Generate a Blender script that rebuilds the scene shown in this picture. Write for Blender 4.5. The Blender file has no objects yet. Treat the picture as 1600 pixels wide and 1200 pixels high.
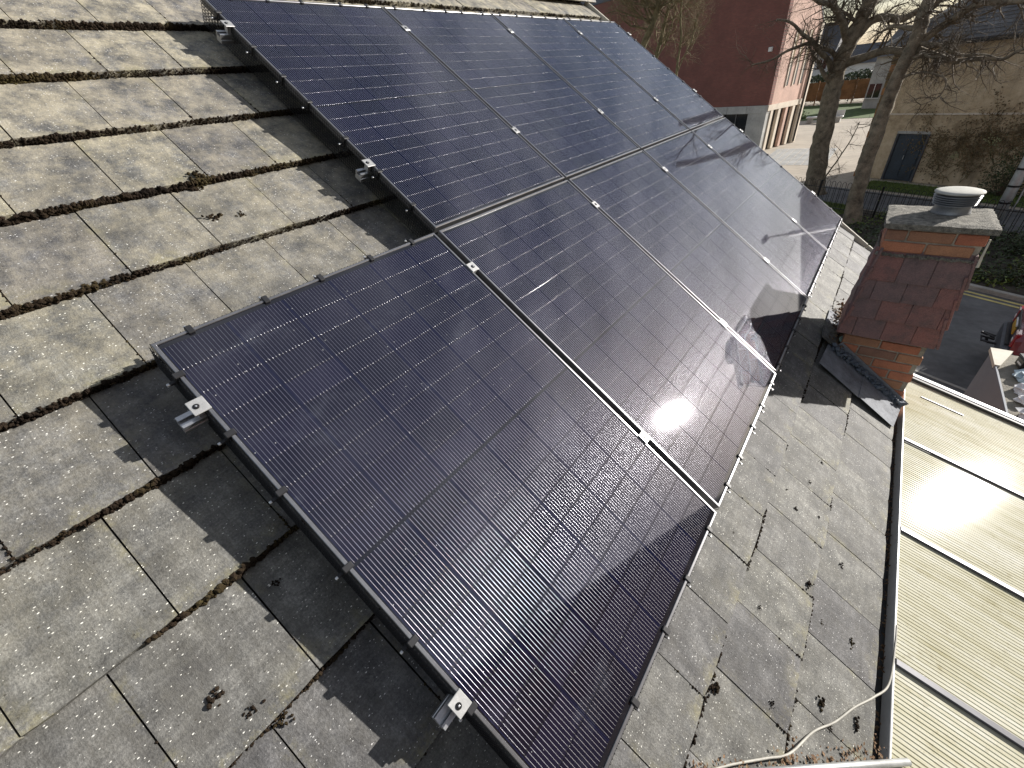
import bpy, math, random
from mathutils import Vector, Matrix, noise
R_ = random.Random(7)
rad = math.radians
scene = bpy.context.scene
col = scene.collection

# ------------------------------------------------------------------ camera, sky, sun
TH = rad(36.0)                       # roof pitch; roof frame: v down the slope, u along the ridge, n out of the roof
CT, ST = math.cos(TH), math.sin(TH)
def RF(v, u, n=0.0):
    return Vector((v*CT + n*ST, u, -v*ST + n*CT))
cam_d = bpy.data.cameras.new('camera')
cam = bpy.data.objects.new('camera', cam_d); col.objects.link(cam)
cam_d.sensor_width = 36.0; cam_d.lens = 36.0*655.41/1600.0
cam_d.clip_start = 0.05; cam_d.clip_end = 2000
RWc = ((0.79433973, 0.59988765, -0.09570372), (0.28457584, -0.5066554, -0.81382854), (-0.5366945, 0.61922138, -0.57317005))
rx, dn, fw = (Vector(r) for r in RWc)
m3 = Matrix((rx, -dn, -fw)).transposed()
cam.matrix_world = Matrix.Translation((1.50693, -1.34607, 0.49064)) @ m3.to_4x4()
scene.camera = cam

SUN = Vector((0.53395, 0.75338, 0.38382)).normalized()
SUN_EL = math.asin(SUN.z); SUN_AZ = math.atan2(SUN.x, SUN.y)
world = bpy.data.worlds.new('World'); scene.world = world; world.use_nodes = True
wt = world.node_tree
for n in list(wt.nodes): wt.nodes.remove(n)
sky = wt.nodes.new('ShaderNodeTexSky'); sky.sky_type = 'NISHITA'; sky.sun_disc = False
sky.sun_elevation = SUN_EL; sky.sun_rotation = SUN_AZ; sky.air_density = 1.0; sky.dust_density = 1.0; sky.ozone_density = 1.0
# thin broken cloud spread over the whole sky
tcw = wt.nodes.new('ShaderNodeTexCoord')
mpw = wt.nodes.new('ShaderNodeMapping'); mpw.inputs['Scale'].default_value = (1.0, 1.0, 3.0)
nzw = wt.nodes.new('ShaderNodeTexNoise'); nzw.inputs['Scale'].default_value = 2.6; nzw.inputs['Detail'].default_value = 7; nzw.inputs['Roughness'].default_value = 0.6
crw = wt.nodes.new('ShaderNodeValToRGB'); crw.color_ramp.elements[0].position = 0.36; crw.color_ramp.elements[1].position = 0.70
mxw = wt.nodes.new('ShaderNodeMix'); mxw.data_type = 'RGBA'; mxw.blend_type = 'ADD'
# thin cloud scatters forward: brighter towards the sun
dtw = wt.nodes.new('ShaderNodeVectorMath'); dtw.operation = 'DOT_PRODUCT'; dtw.inputs[1].default_value = SUN
mpc = wt.nodes.new('ShaderNodeMapRange'); mpc.interpolation_type = 'SMOOTHERSTEP'; mpc.inputs[1].default_value = 0.72; mpc.inputs[2].default_value = 1.0; mpc.inputs[3].default_value = 6.5; mpc.inputs[4].default_value = 14.0
wt.links.new(tcw.outputs['Generated'], dtw.inputs[0]); wt.links.new(dtw.outputs['Value'], mpc.inputs[0])
cbw = wt.nodes.new('ShaderNodeCombineColor')
for k in range(3): wt.links.new(mpc.outputs[0], cbw.inputs[k])
wt.links.new(cbw.outputs[0], mxw.inputs['B'])
bgw = wt.nodes.new('ShaderNodeBackground'); bgw.inputs['Strength'].default_value = 0.048
outw = wt.nodes.new('ShaderNodeOutputWorld')
wt.links.new(tcw.outputs['Generated'], mpw.inputs['Vector']); wt.links.new(mpw.outputs['Vector'], nzw.inputs['Vector'])
wt.links.new(nzw.outputs['Fac'], crw.inputs['Fac']); wt.links.new(crw.outputs['Color'], mxw.inputs['Factor'])
hsw = wt.nodes.new('ShaderNodeHueSaturation'); hsw.inputs['Saturation'].default_value = 0.92
wt.links.new(sky.outputs['Color'], hsw.inputs['Color']); wt.links.new(hsw.outputs['Color'], mxw.inputs['A']); wt.links.new(mxw.outputs['Result'], bgw.inputs['Color'])
wt.links.new(bgw.outputs['Background'], outw.inputs['Surface'])

sl = bpy.data.lights.new('sun', 'SUN'); sl.energy = 5.0; sl.angle = rad(0.53); sl.color = (1.0, 0.955, 0.90)
so = bpy.data.objects.new('sun', sl); col.objects.link(so)
so.rotation_euler = SUN.to_track_quat('Z', 'Y').to_euler(); so.location = (10, 15, 20)

vs = scene.view_settings
vs.view_transform = 'Standard'; vs.look = 'None'; vs.exposure = 0.74; vs.gamma = 1.0; vs.use_curve_mapping = False

# ------------------------------------------------------------------ node helpers and materials
def nd(nt, t, ins=None, **props):
    n = nt.nodes.new(t)
    for k, v in props.items(): setattr(n, k, v)
    for k, v in (ins or {}).items():
        s = n.inputs[k]
        if isinstance(v, bpy.types.NodeSocket): nt.links.new(v, s)
        else: s.default_value = v
    return n
def mth(nt, op, a, b=0.0, c=0.0, clamp=False):
    n = nd(nt, 'ShaderNodeMath', {0: a, 1: b, 2: c}, operation=op, use_clamp=clamp); return n.outputs[0]
def mixc(nt, f, a, b, blend='MIX'):
    n = nd(nt, 'ShaderNodeMix', {}, data_type='RGBA', blend_type=blend)
    for k, v in (('Factor', f), ('A', a), ('B', b)):
        if isinstance(v, bpy.types.NodeSocket): nt.links.new(v, n.inputs[k])
        else: n.inputs[k].default_value = v if k == 'Factor' else (tuple(v)+(1,))[:4]
    return n.outputs['Result']
def mixf(nt, f, a, b):
    return mth(nt, 'ADD', mth(nt, 'MULTIPLY', mth(nt, 'SUBTRACT', b, a), f), a)
def ramp(nt, f, stops):
    n = nd(nt, 'ShaderNodeValToRGB', {'Fac': f}); e = n.color_ramp.elements
    while len(e) < len(stops): e.new(0.5)
    for x, (p, c) in zip(e, stops):
        x.position = p; x.color = (tuple(c)+(1,))[:4] if not isinstance(c, (int, float)) else (c, c, c, 1)
    return n.outputs['Color']
def tnoise(nt, vec, scale, detail=4, rough=0.55, out='Fac'):
    return nd(nt, 'ShaderNodeTexNoise', {'Vector': vec, 'Scale': scale, 'Detail': detail, 'Roughness': rough}).outputs[out]
def mapv(nt, vec, scale=(1, 1, 1), loc=(0, 0, 0), rot=(0, 0, 0)):
    return nd(nt, 'ShaderNodeMapping', {'Vector': vec, 'Scale': scale, 'Location': loc, 'Rotation': rot}).outputs['Vector']
def newmat(name):
    m = bpy.data.materials.new(name); m.use_nodes = True; nt = m.node_tree
    return m, nt, nt.nodes['Principled BSDF']
def P(nt, b, **kw):
    for k, v in kw.items():
        s = b.inputs[k.replace('_', ' ')]
        if isinstance(v, bpy.types.NodeSocket): nt.links.new(v, s)
        elif isinstance(v, tuple): s.default_value = (v+(1,))[:4] if len(s.default_value) == 4 else v
        else: s.default_value = v
def geo(nt, out='Position'): return nd(nt, 'ShaderNodeNewGeometry').outputs[out]
def objc(nt): return nd(nt, 'ShaderNodeTexCoord').outputs['Object']
def orand(nt): return nd(nt, 'ShaderNodeObjectInfo').outputs['Random']
def bump(nt, h, strength=0.3, dist=0.01):
    return nd(nt, 'ShaderNodeBump', {'Height': h, 'Strength': strength, 'Distance': dist}).outputs['Normal']

MATS = {}
def simple(name, c, rough=0.6, metal=0.0, var=0.25, scale=6.0, bmp=0.0, bscale=60.0, spec=0.5, ovar=0.0, coat=0.0):
    """base colour broken up by two scales of noise, optional relief, optional variation from object to object"""
    m, nt, b = newmat(name); p = geo(nt)
    n1 = tnoise(nt, p, scale, 5); n2 = tnoise(nt, p, scale*7.3, 4)
    f = mth(nt, 'ADD', mth(nt, 'MULTIPLY', n1, 0.65), mth(nt, 'MULTIPLY', n2, 0.35))
    d = tuple(x*(1-var*1.6) for x in c); l = tuple(min(1, x*(1+var*1.2)) for x in c)
    cc = ramp(nt, f, [(0.30, d), (0.70, l)])
    if ovar:
        r = mixf(nt, orand(nt), 1-ovar, 1+ovar)
        cc = mixc(nt, 1.0, cc, nd(nt, 'ShaderNodeCombineColor', {0: r, 1: r, 2: r}).outputs[0], 'MULTIPLY')
    P(nt, b, Base_Color=cc, Roughness=rough, Metallic=metal, Specular_IOR_Level=spec, Coat_Weight=coat)
    if bmp: P(nt, b, Normal=bump(nt, tnoise(nt, p, bscale, 5), bmp, 0.02))
    MATS[name] = m; return m

def m_tile():
    m, nt, b = newmat('concrete_tile'); p = geo(nt); r = orand(nt); oc = objc(nt)
    off = nd(nt, 'ShaderNodeCombineXYZ', {0: mth(nt, 'MULTIPLY', r, 31.0), 1: mth(nt, 'MULTIPLY', r, 57.0), 2: mth(nt, 'MULTIPLY', r, 13.0)}).outputs[0]
    q = nd(nt, 'ShaderNodeVectorMath', {0: oc, 1: off}, operation='ADD').outputs[0]
    big = tnoise(nt, p, 1.3, 3); med = tnoise(nt, q, 9, 6, 0.65); fine = tnoise(nt, q, 160, 3, 0.7)
    streak = tnoise(nt, mapv(nt, q, (3.0, 46.0, 10.0)), 1.0, 5, 0.7)
    ustk = tnoise(nt, mapv(nt, q, (70.0, 6.0, 10.0)), 1.0, 5, 0.75)
    base = ramp(nt, mth(nt, 'ADD', mth(nt, 'MULTIPLY', med, 0.45), mth(nt, 'ADD', mth(nt, 'MULTIPLY', fine, 0.35), mth(nt, 'MULTIPLY', ustk, 0.20))),
                [(0.37, (0.034, 0.034, 0.034)), (0.50, (0.108, 0.107, 0.103)), (0.63, (0.235, 0.232, 0.220))])
    base = mixc(nt, mth(nt, 'MULTIPLY', ramp(nt, streak, [(0.42, 0), (0.70, 1)]), 0.6), base, (0.070, 0.068, 0.063))
    # pale buff blotches, mixed in more strongly towards the top of the roof
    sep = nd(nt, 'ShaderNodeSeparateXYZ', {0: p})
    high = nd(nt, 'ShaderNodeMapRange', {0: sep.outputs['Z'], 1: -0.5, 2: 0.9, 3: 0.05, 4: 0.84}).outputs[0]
    buff_mask = mth(nt, 'MULTIPLY', ramp(nt, tnoise(nt, p, 9.0, 8, 0.82), [(0.40, 0), (0.62, 1)]), high)
    base = mixc(nt, buff_mask, base, (0.46, 0.410, 0.295))
    soot = ramp(nt, tnoise(nt, q, 3.2, 7, 0.75), [(0.50, 0), (0.70, 0.65)])
    base = mixc(nt, soot, base, (0.060, 0.058, 0.054))
    ygr = mth(nt, 'MULTIPLY', ramp(nt, tnoise(nt, p, 6.5, 7, 0.8), [(0.50, 0), (0.68, 1)]), 0.55)
    so_ = nd(nt, 'ShaderNodeSeparateXYZ', {0: oc})
    ey = nd(nt, 'ShaderNodeMapRange', {0: mth(nt, 'ABSOLUTE', so_.outputs['Y']), 1: 0.120, 2: 0.149, 3: 0.0, 4: 0.8}).outputs[0]
    edge = mth(nt, 'MAXIMUM', nd(nt, 'ShaderNodeMapRange', {0: so_.outputs['X'], 1: -0.07, 2: 0.0, 3: 0.06, 4: 1.0}).outputs[0], ey)
    base = mixc(nt, mth(nt, 'MULTIPLY', ygr, edge), base, (0.33, 0.295, 0.14))
    # white lichen / droppings specks
    vor = nd(nt, 'ShaderNodeTexVoronoi', {'Vector': mapv(nt, q, (1.35, 0.75, 1)), 'Scale': 120.0, 'Randomness': 1.0})
    gate = mth(nt, 'GREATER_THAN', nd(nt, 'ShaderNodeSeparateColor', {0: vor.outputs['Color']}).outputs[0], 0.36)
    size = mth(nt, 'MULTIPLY', nd(nt, 'ShaderNodeSeparateColor', {0: vor.outputs['Color']}).outputs[1], 0.24)
    speck = mth(nt, 'MULTIPLY', mth(nt, 'LESS_THAN', vor.outputs['Distance'], size), gate)
    speck = mth(nt, 'MULTIPLY', speck, ramp(nt, tnoise(nt, q, 7, 5, 0.7), [(0.30, 0.05), (0.54, 0.95)]))
    base = mixc(nt, speck, base, (0.72, 0.71, 0.66))
    vo2 = nd(nt, 'ShaderNodeTexVoronoi', {'Vector': q, 'Scale': 38.0})
    dk = mth(nt, 'MULTIPLY', mth(nt, 'LESS_THAN', vo2.outputs['Distance'], 0.09), mth(nt, 'GREATER_THAN', nd(nt, 'ShaderNodeSeparateColor', {0: vo2.outputs['Color']}).outputs[2], 0.72))
    base = mixc(nt, mth(nt, 'MULTIPLY', dk, 0.7), base, (0.035, 0.03, 0.022))
    tint = mixf(nt, r, 0.82, 1.18)
    base = mixc(nt, 1.0, base, nd(nt, 'ShaderNodeCombineColor', {0: tint, 1: tint, 2: mixf(nt, r, 0.88, 1.12)}).outputs[0], 'MULTIPLY')
    h = mth(nt, 'ADD', mth(nt, 'MULTIPLY', fine, 0.5), mth(nt, 'ADD', mth(nt, 'MULTIPLY', med, 0.6), mth(nt, 'MULTIPLY', streak, 0.35)))
    P(nt, b, Base_Color=base, Roughness=0.72, Specular_IOR_Level=0.42, Normal=bump(nt, h, 0.5, 0.007))
    MATS['tile'] = m
m_tile()

def dirt_mask(nt):
    p = geo(nt)
    a = ramp(nt, tnoise(nt, mapv(nt, p, (3.5, 1.6, 1.6), (0, 0, 0), (0, 0, 0.5)), 2.2, 7, 0.72), [(0.56, 0), (0.80, 1)])
    v = nd(nt, 'ShaderNodeTexVoronoi', {'Vector': p, 'Scale': 46.0})
    s = mth(nt, 'MULTIPLY', mth(nt, 'LESS_THAN', v.outputs['Distance'], 0.075), mth(nt, 'GREATER_THAN', nd(nt, 'ShaderNodeSeparateColor', {0: v.outputs['Color']}).outputs[0], 0.72))
    return a, s

def m_cell():
    m, nt, b = newmat('solar_cell'); oc = objc(nt)
    s = nd(nt, 'ShaderNodeSeparateXYZ', {0: oc}); X, Y = s.outputs['X'], s.outputs['Y']
    pitch, w = 0.0112, 0.00074
    d = mth(nt, 'MULTIPLY', mth(nt, 'SUBTRACT', mth(nt, 'FRACT', mth(nt, 'DIVIDE', mth(nt, 'ADD', Y, 1.12), pitch)), 0.5), pitch)
    end = nd(nt, 'ShaderNodeMapRange', {0: X, 1: 0.0392, 2: 0.0454, 3: 0.0, 4: 1.0}).outputs[0]
    xl = mth(nt, 'DIVIDE', d, mth(nt, 'MULTIPLY_ADD', end, w*0.75, w))
    inside = mth(nt, 'LESS_THAN', mth(nt, 'ABSOLUTE', Y), 0.0895)
    wire = mth(nt, 'MULTIPLY', mth(nt, 'LESS_THAN', mth(nt, 'ABSOLUTE', xl), 1.0), inside)
    ax = mth(nt, 'ABSOLUTE', X)
    sg = mth(nt, 'SIGN', X)
    # the round soldered wires: normal turns across the wire and dips over the cell's edge
    side = nd(nt, 'ShaderNodeVectorMath', {0: (0, 1, 0), 'Scale': mth(nt, 'MULTIPLY', mth(nt, 'MULTIPLY', xl, 1.3), wire)}, operation='SCALE').outputs[0]
    dip = nd(nt, 'ShaderNodeVectorMath', {0: (CT, 0, -ST), 'Scale': mth(nt, 'MULTIPLY', mth(nt, 'MULTIPLY', mth(nt, 'MULTIPLY', end, sg), 0.95), wire)}, operation='SCALE').outputs[0]
    nn = nd(nt, 'ShaderNodeVectorMath', {0: geo(nt, 'Normal'), 1: side}, operation='ADD').outputs[0]
    nn = nd(nt, 'ShaderNodeVectorMath', {0: nn, 1: dip}, operation='ADD').outputs[0]
    nn = nd(nt, 'ShaderNodeVectorMath', {0: nn}, operation='NORMALIZE').outputs[0]
    a, spk = dirt_mask(nt)
    r = orand(nt)
    c = mixc(nt, r, (0.0055, 0.0055, 0.012), (0.0095, 0.0090, 0.022))
    c = mixc(nt, mth(nt, 'SUBTRACT', 1.0, inside), c, (0.012, 0.015, 0.045))
    c = mixc(nt, mth(nt, 'MULTIPLY', a, 0.10), c, (0.30, 0.33, 0.40))
    c = mixc(nt, wire, c, mixc(nt, end, (0.30, 0.30, 0.33), (0.42, 0.42, 0.44)))
    c = mixc(nt, mth(nt, 'MULTIPLY', spk, 0.75), c, (0.5, 0.5, 0.48))
    P(nt, b, Base_Color=c, Metallic=mth(nt, 'MULTIPLY', wire, 0.93), Roughness=mixf(nt, wire, mixf(nt, a, 0.036, 0.075), 0.28), Specular_IOR_Level=0.95,
      IOR=1.52, Specular_Tint=(0.94, 0.90, 1.0), Normal=nn)
    MATS['cell'] = m
    m, nt, b = newmat('panel_backsheet'); a, spk = dirt_mask(nt)
    c = mixc(nt, mth(nt, 'MULTIPLY', a, 0.08), (0.010, 0.010, 0.013), (0.30, 0.33, 0.38))
    P(nt, b, Base_Color=c, Roughness=0.06, IOR=1.52, Specular_IOR_Level=0.95)
    MATS['backsheet'] = m
m_cell()

simple('frame_black', (0.27, 0.27, 0.28), 0.32, 0.8, 0.15, 20)
simple('aluminium', (0.62, 0.63, 0.64), 0.36, 0.9, 0.12, 30)
simple('clamp_metal', (0.50, 0.50, 0.49), 0.45, 0.6, 0.15, 60)
simple('black_plastic', (0.018, 0.018, 0.02), 0.45)
simple('black_wire', (0.012, 0.012, 0.013), 0.5)
simple('bolt_black', (0.03, 0.03, 0.032), 0.3, 0.6)

def m_moss():
    m, nt, b = newmat('moss'); p = geo(nt)
    f = mth(nt, 'ADD', mth(nt, 'MULTIPLY', tnoise(nt, p, 7, 3), 0.7), mth(nt, 'MULTIPLY', tnoise(nt, p, 220, 3), 0.3))
    c = ramp(nt, f, [(0.36, (0.010, 0.007, 0.005)), (0.52, (0.024, 0.016, 0.010)), (0.62, (0.042, 0.032, 0.014)), (0.74, (0.085, 0.075, 0.022))])
    P(nt, b, Base_Color=c, Roughness=0.95, Specular_IOR_Level=0.15, Normal=bump(nt, tnoise(nt, p, 320, 3), 0.9, 0.004))
    MATS['moss'] = m
    m, nt, b = newmat('leaf_litter'); p = geo(nt)
    c = ramp(nt, tnoise(nt, p, 90, 2), [(0.30, (0.05, 0.028, 0.014)), (0.50, (0.16, 0.09, 0.045)), (0.64, (0.22, 0.15, 0.085)), (0.78, (0.42, 0.34, 0.23))])
    P(nt, b, Base_Color=c, Roughness=0.85); MATS['litter'] = m
m_moss()

def m_obrand(name, stops, rough=0.8, bmp=0.4, nscale=40, streak=0.35, dark=(0.05, 0.035, 0.03)):
    """a colour picked object by object, weathered by noise"""
    m, nt, b = newmat(name); p = geo(nt)
    c = ramp(nt, orand(nt), stops)
    c = mixc(nt, mth(nt, 'MULTIPLY', ramp(nt, tnoise(nt, p, nscale*0.35, 6, 0.7), [(0.42, 0), (0.72, 1)]), streak), c, dark)
    f = tnoise(nt, p, nscale*4, 4, 0.7)
    c = mixc(nt, 0.6, c, ramp(nt, f, [(0.3, 0.35), (0.7, 0.95)]), 'SOFT_LIGHT')
    P(nt, b, Base_Color=c, Roughness=rough, Normal=bump(nt, mth(nt, 'ADD', f, tnoise(nt, p, nscale, 4)), bmp, 0.006)); MATS[name] = m
m_obrand('brick', [(0.0, (0.38, 0.125, 0.07)), (0.45, (0.46, 0.17, 0.09)), (0.8, (0.39, 0.185, 0.10)), (1.0, (0.21, 0.11, 0.08))])
m_obrand('clay_tile', [(0.0, (0.250, 0.105, 0.088)), (0.4, (0.180, 0.125, 0.125)), (0.75, (0.300, 0.115, 0.090)), (1.0, (0.145, 0.118, 0.125))], 0.75, 0.8, 40, 0.75, (0.085, 0.072, 0.07))
simple('mortar', (0.36, 0.32, 0.26), 0.9, 0, 0.35, 18, 0.6, 90)
simple('cap_concrete', (0.24, 0.225, 0.19), 0.9, 0, 0.55, 34, 0.9, 130)
simple('lead', (0.20, 0.21, 0.23), 0.85, 0.1, 0.35, 9, 0.25, 14)
simple('terminal_metal', (0.30, 0.31, 0.32), 0.45, 0.4, 0.2, 14)
simple('terminal_white', (0.46, 0.45, 0.40), 0.8, 0.0, 0.14, 14)
simple('white_pvc', (0.68, 0.68, 0.66), 0.35, 0, 0.12, 5)
simple('bar_grey', (0.11, 0.11, 0.12), 0.4, 0.35, 0.12, 8)
simple('seal_dark', (0.045, 0.045, 0.045), 0.6)

def m_poly():
    m, nt, b = newmat('polycarbonate'); p = geo(nt)
    st = tnoise(nt, mapv(nt, p, (1.2, 12.0, 1.2)), 2.0, 6, 0.65)
    c = ramp(nt, mth(nt, 'ADD', mth(nt, 'MULTIPLY', st, 0.6), mth(nt, 'MULTIPLY', tnoise(nt, p, 2.2, 4), 0.4)),
             [(0.34, (0.45, 0.42, 0.27)), (0.50, (0.60, 0.58, 0.45)), (0.66, (0.70, 0.69, 0.60))])
    c = mixc(nt, ramp(nt, tnoise(nt, p, 17, 6, 0.75), [(0.56, 0), (0.76, 0.6)]), c, (0.30, 0.25, 0.12))
    P(nt, b, Base_Color=c, Roughness=0.075, Specular_IOR_Level=0.14)
    tr = nd(nt, 'ShaderNodeBsdfTranslucent', {'Color': c})
    mx = nd(nt, 'ShaderNodeMixShader', {0: 0.12, 1: b.outputs[0], 2: tr.outputs[0]})
    nt.links.new(mx.outputs[0], nt.nodes['Material Output'].inputs['Surface']); MATS['poly'] = m
m_poly()

simple('asphalt', (0.105, 0.106, 0.108), 0.8, 0, 0.35, 0.9, 0.3, 70)
simple('pavement_grey', (0.21, 0.20, 0.185), 0.85, 0, 0.25, 1.2)
simple('yellow_line', (0.52, 0.44, 0.16), 0.7, 0, 0.25, 5)
simple('kerb_stone', (0.30, 0.29, 0.26), 0.85, 0, 0.25, 3)
simple('soil', (0.050, 0.040, 0.028), 0.95, 0, 0.5, 3)
simple('verge_green', (0.070, 0.105, 0.022), 0.95, 0, 0.5, 2.5)
simple('stone_grey', (0.40, 0.395, 0.375), 0.8, 0, 0.2, 1.5)
simple('cream_stone', (0.62, 0.54, 0.44), 0.75, 0, 0.15, 1.5)
simple('pink_render', (0.54, 0.36, 0.29), 0.85, 0, 0.18, 1.2)
simple('roof_slate', (0.105, 0.105, 0.108), 0.55, 0, 0.35, 1.2, 0, 60, 0.5, 0.25)
simple('dark_roof', (0.070, 0.072, 0.082), 0.65, 0, 0.3, 0.8)
simple('blue_paint', (0.030, 0.042, 0.058), 0.5, 0, 0.3, 2)
simple('dark_glass', (0.012, 0.014, 0.016), 0.08, 0, 0.1)
simple('white_wall', (0.62, 0.62, 0.60), 0.8, 0, 0.1, 0.5)
simple('orange_fence', (0.30, 0.150, 0.065), 0.85, 0, 0.3, 1.5, 0, 60, 0.3, 0.2)
simple('iron_black', (0.012, 0.012, 0.013), 0.45, 0.3)
simple('galvanised', (0.40, 0.41, 0.41), 0.5, 0.6, 0.2, 6)
simple('grey_paint', (0.20, 0.215, 0.24), 0.6, 0, 0.08, 1.5)
simple('cream_cap', (0.60, 0.56, 0.46), 0.7, 0, 0.12, 6)
simple('flat_roof', (0.24, 0.22, 0.18), 0.9, 0, 0.3, 4, 0.4, 60)
simple('bark', (0.21, 0.175, 0.125), 0.95, 0, 0.5, 5, 1.0, 24)
simple('bark_green', (0.20, 0.17, 0.09), 0.95, 0, 0.5, 5, 1.0, 24)
simple('twig', (0.115, 0.088, 0.058), 0.9, 0, 0.35, 3)
simple('twig_pale', (0.20, 0.165, 0.085), 0.9, 0, 0.4, 3)
simple('leaf_dark', (0.038, 0.060, 0.016), 0.55, 0, 0.5, 3)
simple('leaf_bright', (0.120, 0.165, 0.028), 0.55, 0, 0.45, 3)
simple('leaf_pale', (0.34, 0.35, 0.18), 0.6, 0, 0.3, 3)
simple('ivy_brown', (0.150, 0.105, 0.052), 0.9, 0, 0.5, 2)
simple('car_red', (0.16, 0.006, 0.012), 0.25, 0.1, 0.1, 1, 0, 60, 0.5, 0, 0.8)
simple('car_glass', (0.010, 0.012, 0.015), 0.05)
simple('car_bumper', (0.075, 0.080, 0.092), 0.5)
simple('tyre', (0.018, 0.018, 0.018), 0.85)
simple('lamp_red', (0.30, 0.008, 0.010), 0.15, 0, 0.1, 4, 0, 60, 0.5, 0, 1.0)
simple('plate_yellow', (0.52, 0.30, 0.030), 0.45)
simple('white_bag', (0.72, 0.73, 0.74), 0.45, 0, 0.1, 10)
simple('pale_blue_bag', (0.46, 0.58, 0.64), 0.4, 0, 0.1, 10)
simple('cable_grey', (0.36, 0.345, 0.30), 0.6, 0, 0.2, 20)
simple('felt', (0.03, 0.028, 0.026), 0.9)
simple('pale_green', (0.30, 0.42, 0.36), 0.5)
simple('house_brick', (0.28, 0.15, 0.10), 0.85, 0, 0.25, 2)
simple('wet_mortar', (0.115, 0.135, 0.165), 0.7, 0, 0.4, 30, 0.8, 60)

def m_redbrick():
    m, nt, b = newmat('red_brick_wall'); oc = objc(nt)
    v = mapv(nt, oc, (1, 1, 1), (0, 0, 0), (rad(90), 0, 0))
    br = nd(nt, 'ShaderNodeTexBrick', {'Vector': v, 'Color1': (0.27, 0.092, 0.072, 1), 'Color2': (0.20, 0.072, 0.058, 1), 'Mortar': (0.16, 0.10, 0.08, 1), 'Scale': 1.0,
        'Mortar Size': 0.010, 'Brick Width': 0.225, 'Row Height': 0.075})
    c = mixc(nt, mth(nt, 'MULTIPLY', ramp(nt, tnoise(nt, oc, 0.7, 6, 0.7), [(0.35, 0), (0.7, 1)]), 0.75), br.outputs['Color'], (0.13, 0.055, 0.046))
    P(nt, b, Base_Color=c, Roughness=0.9); MATS['redbrick'] = m
    m, nt, b = newmat('beige_render'); p = geo(nt)
    f = mth(nt, 'ADD', mth(nt, 'MULTIPLY', tnoise(nt, p, 0.55, 6, 0.7), 0.65), mth(nt, 'MULTIPLY', tnoise(nt, p, 5, 5, 0.7), 0.35))
    c = ramp(nt, f, [(0.34, (0.27, 0.20, 0.12)), (0.48, (0.50, 0.39, 0.255)), (0.64, (0.66, 0.54, 0.38))])
    c = mixc(nt, ramp(nt, tnoise(nt, mapv(nt, p, (2.2, 2.2, 0.35)), 1.0, 6, 0.7), [(0.52, 0), (0.75, 0.6)]), c, (0.18, 0.14, 0.095))
    P(nt, b, Base_Color=c, Roughness=0.9, Normal=bump(nt, tnoise(nt, p, 9, 6, 0.7), 0.6, 0.05)); MATS['beige'] = m
    m, nt, b = newmat('square_paving'); p = geo(nt)
    br = nd(nt, 'ShaderNodeTexBrick', {'Vector': mapv(nt, p, (1, 1, 1), (0, 0, 0), (0, 0, rad(27))), 'Color1': (0.42, 0.36, 0.28, 1), 'Color2': (0.36, 0.31, 0.245, 1), 'Mortar': (0.24, 0.21, 0.17, 1), 'Scale': 1.0,
        'Mortar Size': 0.02, 'Brick Width': 0.9, 'Row Height': 0.6})
    c = mixc(nt, 0.35, br.outputs['Color'], ramp(nt, tnoise(nt, p, 0.5, 5), [(0.3, (0.25, 0.22, 0.18)), (0.7, (0.48, 0.43, 0.35))]))
    P(nt, b, Base_Color=c, Roughness=0.85); MATS['paving'] = m
m_redbrick()

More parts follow.
